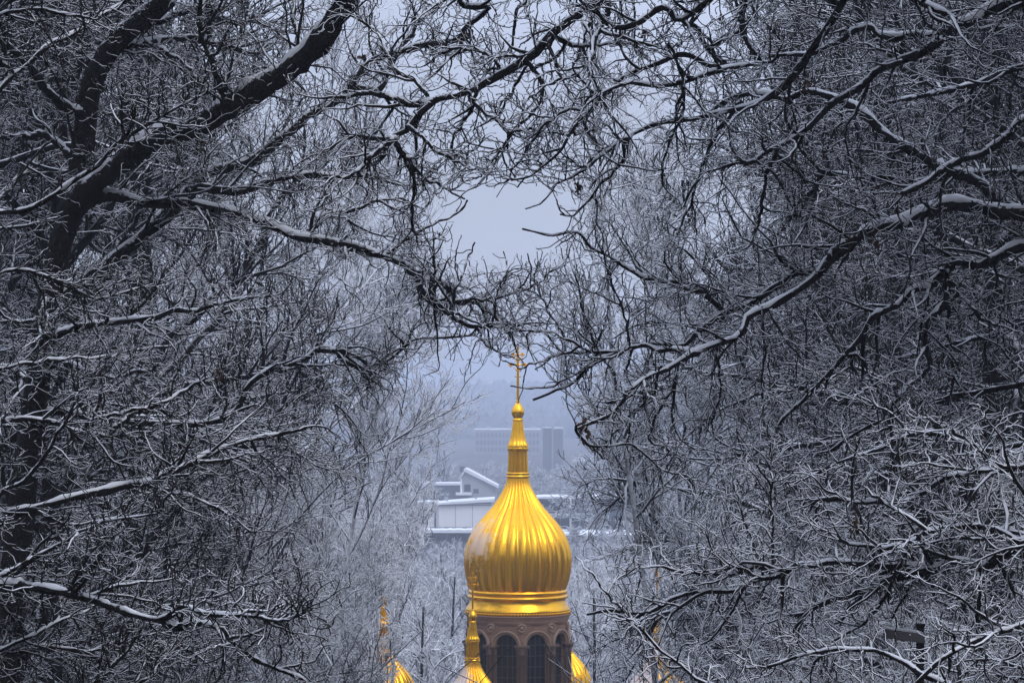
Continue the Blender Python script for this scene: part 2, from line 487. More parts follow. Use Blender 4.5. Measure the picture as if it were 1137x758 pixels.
def leaf_tuft(c, s, root, rg, hang):
    b = Bag()
    b.tubes(np.array([[hang, (hang + c) / 2 + rg.normal(size=3) * s * 0.1, c]]), np.array([[0.006, 0.005, 0.004]]), 4)
    for k in range(16):
        p = c + rg.normal(size=3) * np.array([0.42, 0.42, 0.62]) * s
        d = norm(np.array([rg.normal() * 0.5, rg.normal() * 0.5, -1.0])); w = norm(np.cross(d, rg.normal(size=3)))
        nn = np.cross(d, w); L = s * rg.uniform(0.5, 0.9); ww = L * 0.30
        rows = []
        for t, f in ((0, 0.15), (0.3, 0.9), (0.65, 1.0), (1, 0.1)):
            cc = p + d * L * t + nn * L * 0.25 * math.sin(t * 3)
            rows += [cc - w * ww * f + nn * ww * 0.6 * f, cc, cc + w * ww * f + nn * ww * 0.6 * f]
        q = []
        for r in range(3):
            for j in range(2): q.append([r * 3 + j, r * 3 + j + 1, r * 3 + j + 4, r * 3 + j + 3])
        b.add(np.array(rows), q)
    return b.link('dead_leaves', M['leaf'], root)


traced_tree('bare_tree', 'bare snow-laden tree with a thick dark forked trunk leaning right, upper left', 'tree', 36.0,
    [(200, -40), (187, 0), (164, 17), (140, 37), (117, 63), (100, 100), (95, 134), (89, 187), (80, 235), (66, 275), (48, 380), (36, 470), (20, 600), (8, 760)],
    [
        ([(80, 232), (100, 207), (130, 184), (160, 164), (187, 150), (231, 134), (267, 110), (301, 90), (334, 67), (358, 43), (371, 20), (382, 3), (402, -40)], 13, 12, -2.5),
        ([(62, 340), (100, 310), (117, 300), (144, 276), (180, 245), (214, 207), (234, 190), (261, 187), (287, 177), (301, 164), (327, 144), (348, 124), (380, 108), (395, 90), (407, 72), (430, 60), (460, 50), (490, 47), (522, 40)], 9, 3, 2.5),
        ([(80, 240), (115, 218), (160, 226), (205, 227), (230, 231), (261, 237), (301, 250), (327, 262), (354, 266), (380, 272), (400, 275), (423, 283), (450, 296), (459, 303), (467, 322), (487, 337), (507, 353), (527, 363), (547, 360), (567, 359)], 7, 2.4, -1.5),
        ([(455, 300), (480, 305), (494, 318), (507, 335), (530, 337), (547, 350), (560, 363), (574, 382)], 3.4, 1.4, 0.3),
        ([(505, 336), (530, 332), (560, 328), (590, 318), (618, 300)], 2.4, 1.0, 0.8),
        ([(117, 63), (140, 53), (174, 47), (207, 43), (234, 47), (264, 57), (284, 63)], 6, 3, 1.5),
        ([(140, 40), (190, 18), (228, 5), (234, 13), (241, 23), (267, 25), (281, 18)], 4.5, 3, 2.0),
        ([(150, 45), (167, 50), (194, 63), (214, 80), (236, 106)], 3, 1.5, -1),
        ([(214, 210), (260, 212), (297, 204), (327, 194), (380, 197), (410, 196), (426, 200)], 5, 3, 1.5),
        ([(55, 330), (43, 372), (67, 370), (87, 363), (114, 360), (160, 353), (191, 348), (217, 345), (241, 338), (267, 333), (305, 329)], 5, 1.5, -4),
        ([(40, 440), (63, 402), (90, 407), (117, 417), (134, 423), (147, 413), (172, 412)], 3.5, 2, -2),
        ([(234, 470), (277, 427), (301, 410), (334, 400), (354, 386), (371, 387), (380, 400), (407, 407), (430, 400), (447, 387), (460, 377), (494, 375), (527, 373)], 4.5, 1.2, 1.0, 'trunk'),
        ([(354, 388), (385, 392), (405, 404), (415, 425), (408, 432)], 2.6, 1.4, 0.2),
        ([(100, 130), (60, 110), (20, 60), (-30, 30)], 6, 3, -1),
        ([(90, 180), (50, 150), (10, 155), (-40, 140)], 5, 2, 1),
        ([(420, 100), (440, 60), (470, 20), (520, -20)], 4, 2, 2),
        ([(300, 95), (330, 60), (325, 20), (330, -30)], 4, 2, 2),
        ([(250, 120), (240, 80), (225, 45), (220, -20)], 4, 2, -1),
        ([(500, 345), (508, 315), (520, 290), (528, 268)], 1.8, 0.8, 0.4),
        ([(475, 325), (482, 298), (480, 276), (488, 258)], 1.8, 0.8, -0.3),
        ([(548, 352), (552, 325), (562, 300), (560, 280)], 1.5, 0.7, 0.3),
        ([(530, 365), (540, 385), (556, 392), (572, 396)], 1.5, 0.8, 0.2),
        ([(340, 266), (360, 240), (395, 232), (440, 220), (470, 232)], 2.8, 1.2, 1),
        ([(430, 285), (455, 262), (480, 250), (505, 240), (520, 222)], 2.4, 1.0, 0.5),
    ], 21, dens=0.85, mat='twig', trunk_r=(22, 10),
    leaf_spots=[(402, 64, 7), (224, 158, 7)])

traced_tree('bare_tree', 'bare tree beyond the left edge reaching in long low snow-topped boughs', 'tree', 27.0,
    [(-190, -200), (-180, 0), (-165, 250), (-170, 500), (-180, 800)],
    [
        ([(-40, 236), (0, 234), (33, 231), (60, 214), (84, 197), (110, 184), (130, 160), (154, 144), (180, 130), (207, 114), (233, 103)], 4.6, 1.2, -2),
        ([(-40, 150), (0, 100), (27, 74), (53, 50), (77, 40), (110, 20), (146, 0)], 4, 2, 1.5),
        ([(-30, 30), (0, 18), (30, 10), (67, 15), (105, 22)], 3, 1.6, -2),
        ([(-40, 575), (0, 573), (40, 565), (67, 555), (94, 548), (127, 542), (147, 538), (167, 535), (200, 522), (234, 505), (267, 492), (301, 484), (340, 476)], 7.5, 1.8, 2),
        ([(155, 538), (187, 525), (206, 503)], 3, 1.5, -0.4),
        ([(165, 537), (214, 552), (247, 568), (280, 590)], 2.2, 1, 0.6),
        ([(-40, 640), (20, 648), (57, 655), (84, 662), (110, 669), (134, 677), (157, 684), (180, 687), (194, 679), (204, 672), (227, 680), (254, 682), (284, 685), (311, 689), (346, 675)], 6.5, 1.6, -2.5),
        ([(180, 688), (194, 697), (214, 692), (241, 695), (267, 719), (294, 736), (343, 757)], 4, 1.8, -0.4),
        ([(-40, 660), (20, 629), (50, 612), (77, 597), (110, 580), (134, 577), (169, 570)], 3.8, 1.4, -1),
        ([(-40, 470), (0, 467), (33, 465), (67, 472), (100, 480), (134, 484)], 3.4, 2, 1),
        ([(125, 484), (134, 470), (150, 457), (177, 450), (200, 437), (229, 419)], 3, 1.3, 0.4),
        ([(90, 480), (100, 467), (127, 460), (162, 453)], 2.6, 1.5, -0.4),
        ([(-20, 560), (25, 535), (53, 500), (73, 467), (89, 438)], 3.2, 1.4, -1),
        ([(-60, 740), (63, 692), (97, 675), (120, 662), (146, 637)], 2.6, 1.4, 0.3),
        ([(-60, 800), (60, 790), (107, 758), (127, 736), (144, 719), (158, 694)], 3.2, 1.6, 0.4),
        ([(100, 790), (157, 758), (186, 728)], 2.8, 1.5, 0.4),
        ([(-40, 412), (0, 410), (30, 402), (70, 398), (130, 396)], 2.8, 1.2, 1),
        ([(-50, 720), (30, 715), (90, 722), (150, 710), (215, 722)], 3, 1.2, 1.8),
        ([(-40, 330), (10, 300), (60, 310), (110, 330), (170, 318)], 3, 1.2, 2),
    ], 22, dens=0.9, mat='twig_side_shade', trunk_r=(30, 24), leaf_spots=[(243, 415, 6)])

traced_tree('bare_tree', 'bare dark tree at the right edge drooping many snow-capped boughs leftwards', 'tree', 31.0,
    [(1300, -420), (1290, -200), (1275, 0), (1262, 250), (1262, 500), (1270, 800)],
    [
        ([(1200, -8), (1137, 3), (1105, 10), (1078, 23), (1054, 33), (1038, 50), (1018, 60), (991, 70), (971, 80), (954, 97), (931, 110), (917, 120), (891, 144), (871, 157), (851, 167), (834, 180), (818, 177)], 8.5, 2.6, -2),
        ([(1045, 42), (1011, 40), (991, 43), (974, 37), (964, 30), (944, 38), (924, 50), (901, 60), (855, 63)], 5, 2, 0.8),
        ([(1137, 236), (1090, 205), (1045, 185), (1000, 160), (978, 144), (964, 130), (944, 117), (924, 110), (897, 104), (874, 110), (857, 104), (837, 104), (802, 111)], 9, 2.4, 2),
        ([(1200, 110), (1137, 134), (1118, 150), (1095, 167), (1068, 177), (1044, 190), (1024, 204), (999, 218)], 7, 3, -2),
        ([(1200, 238), (1137, 237), (1108, 237), (1085, 231), (1058, 227), (1038, 231), (1018, 240), (998, 250), (971, 253), (944, 270), (927, 280), (914, 300), (901, 313), (874, 330), (854, 340), (831, 350), (824, 370), (807, 380), (777, 390), (757, 400), (741, 410), (717, 420), (694, 440), (681, 460), (664, 467), (642, 475)], 9.5, 1.5, -3),
        ([(950, 266), (917, 293), (897, 303), (887, 300), (871, 313), (851, 327), (837, 337), (804, 347), (777, 367), (757, 383), (735, 380), (701, 385), (681, 393), (654, 407), (634, 427), (614, 437), (592, 444)], 5, 1.2, 0.8),
        ([(1180, 190), (1100, 193), (1011, 200), (957, 197), (915, 194)], 5, 3, 2),
        ([(915, 195), (897, 220), (869, 252)], 3.5, 2, 0.5, 'prev'),
        ([(1200, 262), (1137, 273), (1125, 276), (1105, 286), (1085, 295), (1061, 291), (1048, 303), (1031, 317), (1011, 323), (998, 337), (978, 347), (968, 357), (958, 373), (944, 387), (927, 407), (911, 427), (891, 450), (867, 470), (856, 502)], 7.0, 1.4, -0.8),
        ([(1052, 302), (1051, 317), (1048, 337), (1031, 363), (1026, 387), (1033, 403), (1024, 417), (1004, 433), (994, 453), (989, 473), (991, 492)], 4.5, 2.2, -0.6),
        ([(1054, 312), (1071, 333), (1085, 350), (1110, 361)], 2.8, 1.6, -0.2),
        ([(1050, 312), (1053, 353), (1054, 387), (1058, 413), (1054, 449)], 2.4, 1.3, 0.4),
        ([(1200, 320), (1137, 357), (1111, 370), (1075, 377), (1041, 387), (989, 401)], 4, 1.6, 2),
        ([(957, 398), (972, 432), (1002, 470), (1015, 492)], 2, 1, 0.3),
        ([(800, 350), (795, 385), (800, 430), (790, 470)], 2, 1.0, 0.3),
        ([(845, 340), (848, 380), (846, 420), (847, 465)], 1.8, 0.9, 0.3),
        ([(757, 400), (748, 430), (733, 452), (722, 485), (740, 500)], 2.2, 1.1, 0.3),
        ([(660, 468), (640, 474), (652, 495), (690, 493), (712, 502), (735, 520), (757, 528)], 1.8, 1, 0.6),
        ([(870, 158), (850, 200), (845, 240), (835, 270)], 2.6, 1.3, 0.5),
        ([(1180, 420), (1120, 430), (1050, 445), (970, 470), (920, 500)], 4, 1.4, 1.5),
        ([(775, 392), (735, 388), (701, 385), (657, 390), (634, 377), (614, 370), (585, 366)], 3.0, 1.0, 0.6),
        ([(800, 345), (770, 318), (731, 310), (711, 306), (681, 286), (657, 276), (641, 260), (607, 260), (582, 253)], 3.2, 1.0, 0.6),
        ([(660, 390), (650, 350), (640, 312), (630, 282)], 1.8, 0.8, 0.4),
        ([(622, 373), (604, 335), (592, 305), (588, 282)], 1.6, 0.8, 0.5),
        ([(700, 386), (692, 345), (676, 305), (670, 285)], 1.8, 0.8, -0.3),
        ([(640, 380), (618, 395), (596, 402), (578, 408), (560, 402)], 1.5, 0.8, 0.3),
        ([(690, 388), (655, 405), (620, 425), (592, 432), (568, 428)], 1.7, 0.8, 0.4),
        ([(735, 405), (720, 440), (700, 462), (672, 490), (662, 500)], 1.8, 0.9, 0.3),
        ([(1180, 60), (1120, 80), (1060, 100), (1000, 112), (950, 118)], 5, 1.6, 2.5),
    ], 23, dens=0.80, mat='twig', trunk_r=(34, 26),
    leaf_spots=[(968, 258, 10), (943, 268, 7), (896, 92, 8), (648, 470, 9)])

traced_tree('bare_tree', 'tall bare tree whose snow-lined boughs arch over the sky gap from upper right', 'tree', 29.0,
    [(1420, -900), (1400, -500), (1385, 0), (1395, 400), (1405, 820)],
    [
        ([(1360, -250), (1150, -300), (930, -250), (760, -100), (664, 0), (641, 17), (614, 37), (600, 53), (584, 67), (560, 80), (537, 94), (517, 104), (497, 109), (484, 110), (467, 124), (453, 140), (440, 154), (413, 154), (378, 150)], 16, 2.2, 1.0),
        ([(484, 112), (457, 117), (430, 107), (407, 104), (378, 109)], 4.2, 2, 0.5),
        ([(441, 154), (420, 167), (400, 187), (378, 201)], 3.2, 1.5, -0.4),
        ([(441, 156), (443, 165), (457, 187), (460, 217), (457, 252)], 3, 1.3, 0.2),
        ([(522, 102), (524, 114), (547, 130), (567, 147), (580, 144), (628, 150)], 2.4, 1.0, -0.5),
        ([(700, -40), (676, 0), (674, 13), (664, 33), (657, 60), (656, 88)], 4.5, 3, -1),
        ([(900, -240), (830, -60), (760, 22), (741, 12), (728, 12), (711, 23), (691, 30), (674, 27), (662, 13)], 6, 2.4, -1),
        ([(760, -100), (640, -70), (540, -30), (510, 0), (524, 7), (544, 8), (530, 20), (517, 30), (513, 42)], 6, 2.5, 1.5),
        ([(930, -250), (900, -60), (835, -20), (827, 0), (822, 20), (822, 33), (831, 50), (847, 68), (854, 70), (831, 73), (800, 80), (774, 87), (757, 92), (728, 94), (701, 90), (681, 97), (661, 107), (642, 121)], 6.5, 1.6, -1.5),
        ([(800, 80), (760, 62), (734, 70), (701, 82), (681, 97), (657, 120), (634, 147), (621, 167), (601, 187), (581, 197), (568, 201)], 3.4, 1.0, 0.5),
        ([(1150, -300), (1010, -120), (900, 60), (850, 110), (800, 125), (760, 134), (734, 139), (704, 150), (681, 160), (667, 167), (645, 189)], 8, 1.6, 1.5),
        ([(830, -60), (790, 0), (757, 22), (774, 33), (787, 57), (806, 71)], 4, 2.5, 0.8, 'prev'),
        ([(820, 115), (790, 160), (776, 200), (760, 240), (752, 262)], 2.6, 1.2, 0.5),
        ([(700, 152), (690, 180), (668, 205), (640, 235), (622, 240)], 2.2, 0.9, 0.3),
        ([(560, 80), (540, 60), (505, 55), (470, 70)], 2.6, 1.2, 1),
        ([(610, 42), (640, 52), (690, 48), (735, 52)], 2.6, 1.2, 1),
        ([(640, -60), (600, -15), (575, 15), (570, 50)], 3, 1.4, 0.5),
        ([(930, -250), (960, -100), (990, -20), (1060, 20)], 7, 3, -2),
        ([(480, 112), (462, 90), (440, 78), (420, 40), (395, 20)], 2.6, 1.2, 0.6),
        ([(757, 92), (760, 120), (740, 165), (735, 205)], 2, 1, 0.6),
        ([(568, 146), (560, 165), (545, 180), (530, 200)], 1.6, 0.8, 0.3),
        ([(530, 98), (520, 128), (502, 155), (506, 186)], 2.6, 1.1, 0.5),
        ([(584, 67), (602, 98), (590, 128), (562, 158), (546, 188), (528, 208)], 2.8, 1.0, -0.4),
        ([(642, 121), (612, 132), (584, 168), (560, 205)], 2.4, 1.0, 0.6),
        ([(453, 140), (480, 163), (510, 182), (538, 190)], 2.6, 1.0, -0.5),
        ([(443, 165), (468, 195), (492, 208), (515, 222)], 2.4, 1.0, 0.5),
        ([(700, 152), (672, 170), (648, 190), (618, 205), (600, 225)], 2.4, 1.0, -0.6),
        ([(600, 53), (575, 90), (560, 120), (535, 140)], 2.4, 1.0, 0.8),
        ([(661, 107), (640, 85), (610, 95), (585, 112)], 2.2, 1.0, 0.4),
    ], 24, dens=0.78, mat='twig', trunk_r=(40, 30),
    leaf_spots=[(517, 44, 10), (713, 36, 6), (642, 203, 7), (800, 20, 5)])

traced_tree('bare_tree', 'bare tree low in the right corner with a dark bough crossing the gilded turret', 'tree', 25.0,
    [(1330, 100), (1320, 400), (1320, 650), (1330, 900)],
    [
        ([(1220, 585), (1137, 602), (1108, 619), (1088, 629), (1058, 625), (1041, 632), (1004, 639), (974, 649), (951, 659), (914, 669), (889, 683)], 9, 2.6, 2),
        ([(1050, 628), (990, 628), (930, 624), (904, 629), (884, 629), (864, 639), (837, 645), (811, 655), (786, 658), (765, 660), (744, 665), (732, 671), (723, 677), (709, 680), (692, 679), (675, 678), (650, 681)], 4.5, 1.5, 1.5),
        ([(868, 638), (841, 629), (820, 636), (796, 637), (773, 636), (752, 633), (738, 629), (719, 629), (696, 633)], 2.6, 1, 0.5),
        ([(1200, 520), (1120, 520), (1058, 528), (1038, 538), (1011, 555), (964, 557), (905, 555)], 4, 1.8, 2),
        ([(1220, 670), (1137, 692), (1105, 702), (1071, 716), (1041, 736), (1014, 762)], 4.5, 2.4, -1),
        ([(1220, 700), (1120, 800), (950, 830), (782, 758), (765, 746), (750, 733), (732, 721), (715, 700), (696, 680)], 6, 1.2, 1),
        ([(1200, 470), (1100, 500), (1030, 480), (960, 505), (905, 525)], 4, 1.6, 2),
        ([(1110, 800), (1020, 745), (960, 720), (900, 725), (850, 740)], 4, 1.6, 1),
        ([(850, 640), (838, 610), (826, 575), (820, 555)], 2, 1, 0.3),
        ([(860, 637), (858, 600), (857, 550), (858, 505)], 1.6, 0.9, 0.3),
        ([(1137, 600), (1090, 585), (1040, 590), (985, 608), (930, 600)], 4, 1.8, 1),
        ([(1088, 628), (1087, 665), (1085, 700), (1092, 735)], 2.2, 1.1, 0.2),
        ([(690, 679), (672, 655), (650, 630), (640, 615)], 1.5, 0.8, 0.3),
        ([(1000, 640), (960, 690), (920, 715), (900, 745)], 2.4, 1.1, 0.4),
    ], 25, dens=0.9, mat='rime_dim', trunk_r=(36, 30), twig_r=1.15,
    leaf_spots=[(950, 582, 9), (704, 628, 3)])


# ------------------------------------------------------------------ whole trees
def grow_tree(seed, H, crown_r, fan=False, levels=(1, 1, 1), tw=1.0, first=0.22, cull=None, lean=0.0, ts=1.0):
    rg = np.random.default_rng(seed)
    K = 16
    t = np.linspace(0, 1, K)
    trunk = np.stack([lean * H * t ** 1.5 + wobble(K, 0.012 * H, rg, 4) * t, wobble(K, 0.012 * H, rg, 4) * t, H * t], 1)
    TR = (H * 0.0105 * (1 - 0.82 * t) + 0.02) * ts; TR[0] *= 1.5
    nl = 26 if not fan else 20
    tt = first + (0.97 - first) * (np.arange(nl) + rg.random(nl)) / nl
    az = np.arange(nl) * 2.4 + rg.normal(size=nl) * 0.4
    KL = 14
    P0 = np.empty((nl, KL, 3)); R0 = np.empty((nl, KL))
    p, _ = lerp_poly(trunk[None], np.zeros(nl, int), tt)
    el = rg.uniform(0.35, 0.75, nl) + tt * 0.5 if not fan else rg.uniform(0.45, 0.85, nl) + tt * 0.3
    D = np.stack([np.cos(az) * np.cos(el), np.sin(az) * np.cos(el), np.sin(el)], 1)
    L = crown_r * (1.15 - 0.55 * np.abs(tt - 0.45)) * rg.uniform(0.75, 1.15, nl)
    if fan: L = L * 1.35
    L = L * np.clip((1.02 - tt) / 0.35, 0.30, 1)
    P0[:, 0] = p
    for k in range(1, KL):
        D = norm(D + rg.normal(size=D.shape) * (0.16 if not fan else 0.09) + np.array([0, 0, -0.012 if not fan else 0.02]))
        P0[:, k] = P0[:, k - 1] + D * (L / (KL - 1))[:, None]
    r0 = np.interp(tt, t, TR) * 0.55
    R0 = r0[:, None] * (1 - 0.8 * np.linspace(0, 1, KL))[None] + 0.008 * tw
    if cull is not None:
        k = cull(P0); P0, R0 = P0[k], R0[k]
    tb = Bag(); tb.tubes(trunk[None], TR[None], 9); 
    lb = Bag(); lb.tubes(P0, R0, 6)
    cb = Bag()
    an = (0.5, 1.05) if not fan else (0.35, 0.85)
    up = 0.03 if not fan else 0.05
    s = H / 22.0
    P1, R1 = spawn(P0, R0, 0.42 * s / levels[0], 2.3 * s, 8, 0.034 * s * tw, 0.012 * tw, an, 0.15 if not fan else 0.12, up, 0.12, 0.45, cull=cull, rg=rg)
    lb.tubes(P1, R1, 4)
    P2, R2 = spawn(P1, R1, 0.27 * s / levels[1], 1.0 * s, 6, 0.016 * tw, 0.009 * tw, an, 0.2 if not fan else 0.17, up, 0.1, 0.4, cull=cull, rg=rg)
    cb.tubes(P2, R2, 3)
    P3, R3 = spawn(P2, R2, 0.15 * s / levels[2], 0.40 * s, 4, 0.0105 * tw, 0.008 * tw, an, 0.26 if not fan else 0.24, up, 0.1, 0.4, cull=cull, rg=rg)
    cb.tubes(P3, R3, 3)
    return tb.mesh('trunk'), lb.mesh('limbs'), cb.mesh('crown')


def put_tree(name, meshes, mats, loc, rz, sc, label, group, cat='tree'):
    o = empty(name, loc, label, cat, group); o.rotation_euler = (0, 0, rz); o.scale = (sc, sc, sc)
    for nm, me, mm in zip(('trunk', 'limbs', 'crown'), meshes, mats):
        if len(me.materials) == 0: me.materials.append(mm)
        c = bpy.data.objects.new(nm, me); COL.objects.link(c); c.parent = o
    return o


# trees at the edges of the opening: each grown where it stands
EDGE = [
    # px, d, height, crown radius, fan, tw, lean, material, label
    (215, 74, 24, 5.2, True, 1.15, 0.16, 'rime', 'pale fan-shaped frosted tree leaning towards the dome from the left side'),
    (350, 98, 26, 7.6, True, 1.1, 0.14, 'rime_far', 'finely twigged pale frosted tree just left of the white flat-roofed block'),
    (750, 64, 22, 4.6, False, 1.1, -0.08, 'rime', 'slender frosted tree with one upright stem right of the gilded cross'),
    (785, 86, 25, 5.0, True, 1.3, -0.06, 'rime_far', 'pale upright frosted tree rising against the sky right of the gap'),
    (745, 116, 22, 5.2, False, 1.5, -0.03, 'rime', 'low frosted tree wrapping its twigs round the right-hand gilded turret'),
    (392, 120, 20, 5.6, False, 1.5, 0.05, 'rime', 'low frosted tree veiling the snowy gilded turret left of the church'),
    (414, 114, 17, 4.6, False, 1.2, 0.03, 'rime', 'small twiggy frosted tree directly in front of the snowy gilded turret'),
    (418, 127, 27, 5.6, False, 1.2, 0.07, 'rime_far', 'pale feathery frosted tree whose twigs veil the left end of the white block'),
]
for k, (px, d, H, cr, fan, tw, lean, mat, label) in enumerate(EDGE):
    x = (px - CX) / F * d
    loc = (x, d, float(gz(x, d)) - 0.3)
    cull = make_cull(loc, np.random.default_rng(90 + k), 1.0)
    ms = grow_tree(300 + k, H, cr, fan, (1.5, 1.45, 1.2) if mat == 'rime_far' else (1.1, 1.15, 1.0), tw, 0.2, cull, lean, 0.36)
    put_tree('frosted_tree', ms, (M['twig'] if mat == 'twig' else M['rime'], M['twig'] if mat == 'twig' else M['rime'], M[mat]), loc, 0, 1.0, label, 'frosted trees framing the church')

BROAD = [grow_tree(400 + k, 22, 5.4, False, (1.15, 1.25, 1.15), 1.05, 0.2) for k in range(3)]
FAN = [grow_tree(410, 22, 5.0, True, (1.15, 1.25, 1.1), 1.1, 0.15)]
WOOD = [
    (-50, 47, 1, 0.95), (60, 52, 0, 1.0), (1190, 46, 0, 0.95), (1095, 50, 1, 1.0), (150, 60, 1, 1.0), (985, 58, 0, 0.95),
    (-60, 58, 0, 1.10), (70, 66, 1, 1.12), (160, 88, 2, 1.15), (20, 92, 3, 1.25), (270, 112, 0, 1.1), (110, 120, 1, 1.25), (-40, 120, 2, 1.35), (205, 135, 3, 1.2),
    (1180, 56, 1, 1.10), (1050, 62, 2, 1.05), (920, 74, 0, 1.1), (1120, 86, 3, 1.25), (990, 96, 1, 1.2), (898, 98, 2, 1.05), (900, 124, 3, 1.2), (1080, 118, 0, 1.3), (1180, 125, 2, 1.35), (872, 128, 1, 1.0),
]
for k, (px, d, v, s) in enumerate(WOOD):
    x = (px - CX) / F * d
    left = px < CX
    ms = (BROAD + FAN)[v]
    put_tree('woodland_tree', ms, (M['bark'], M['twig_side_shade'], M['twig_side_shade'] if (px < 190 or px > 960) else (M['rime'] if 800 < px else (M['twig'] if v < 2 else M['rime_dim']))), (x, d, float(gz(x, d)) - 0.3), random.uniform(0, 6.28), s * random.uniform(0.95, 1.05),  # outer crowns take the twigs with side shade in their colour
             'frosted bare tree deep in the dark tangle %s of the dome' % ('left' if left else 'right'), 'woodland trees %s of the church' % ('left' if left else 'right'))

# ------------------------------------------------------------------ valley trees
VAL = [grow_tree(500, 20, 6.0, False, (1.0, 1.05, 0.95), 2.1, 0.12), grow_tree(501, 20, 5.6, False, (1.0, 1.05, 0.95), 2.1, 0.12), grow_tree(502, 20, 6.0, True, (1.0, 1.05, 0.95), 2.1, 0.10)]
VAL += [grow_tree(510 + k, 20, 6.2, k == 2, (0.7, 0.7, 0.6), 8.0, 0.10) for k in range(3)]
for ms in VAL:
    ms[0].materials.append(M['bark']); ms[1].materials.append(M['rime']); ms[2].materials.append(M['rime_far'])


def valley(px, d, ytop, v, label, group, sxy=1.0):
    x = (px - CX) / F * d
    z = float(gz(x, d)) - 0.2
    ztop = (HY - ytop) / F * d
    s = max(0.25, (ztop - z) / 21.0)
    o = put_tree('valley_tree', VAL[v], (None, None, None), (x, d, z), random.uniform(0, 6.28), s, label, group)
    o.scale = (s * sxy, s * sxy, s)


L1 = 'rime-white tree crown rising from the hollow beside the church'
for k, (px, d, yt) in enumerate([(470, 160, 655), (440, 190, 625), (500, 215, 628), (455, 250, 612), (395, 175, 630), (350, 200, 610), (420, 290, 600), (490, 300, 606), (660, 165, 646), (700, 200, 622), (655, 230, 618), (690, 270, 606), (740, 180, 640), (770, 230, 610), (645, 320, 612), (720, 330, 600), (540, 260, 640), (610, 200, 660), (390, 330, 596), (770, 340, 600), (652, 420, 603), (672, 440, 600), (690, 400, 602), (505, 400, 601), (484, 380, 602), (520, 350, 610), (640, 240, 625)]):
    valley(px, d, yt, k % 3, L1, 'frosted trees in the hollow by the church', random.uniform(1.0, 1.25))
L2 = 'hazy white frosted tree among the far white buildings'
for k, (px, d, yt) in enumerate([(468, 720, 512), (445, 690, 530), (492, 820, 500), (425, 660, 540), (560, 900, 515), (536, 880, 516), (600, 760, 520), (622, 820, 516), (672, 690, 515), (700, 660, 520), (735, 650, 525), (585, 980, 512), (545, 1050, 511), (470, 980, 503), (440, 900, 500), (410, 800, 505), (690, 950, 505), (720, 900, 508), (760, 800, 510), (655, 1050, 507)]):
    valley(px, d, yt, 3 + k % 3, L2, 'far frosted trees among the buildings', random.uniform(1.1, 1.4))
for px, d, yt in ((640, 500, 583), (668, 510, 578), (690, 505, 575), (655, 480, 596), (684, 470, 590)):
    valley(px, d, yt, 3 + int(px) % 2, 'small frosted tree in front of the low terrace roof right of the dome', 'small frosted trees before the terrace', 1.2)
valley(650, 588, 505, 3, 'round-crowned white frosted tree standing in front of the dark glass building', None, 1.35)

# ------------------------------------------------------------------ church
D0 = 134.0
PXM = D0 / F                       # metres per photo pixel at the main dome
AX = (575 - CX) * PXM
GC = float(gz(AX, D0))
church = empty('church', (AX, D0, GC), 'brown sandstone church with gilded ribbed onion domes and crosses', 'church')
CHO = np.array([AX, D0, GC])


def prof(pairs):                    # (radius px, y px) on the main dome -> metres, relative to the moulding foot (y=681)
    return [(r * PXM, (681 - y) * PXM) for r, y in pairs]


def dense(p, n):
    p = np.array(p); s = np.arange(len(p)); u = np.linspace(0, len(p) - 1, n)
    q = smooth_path(p, n); return [tuple(a) for a in q]


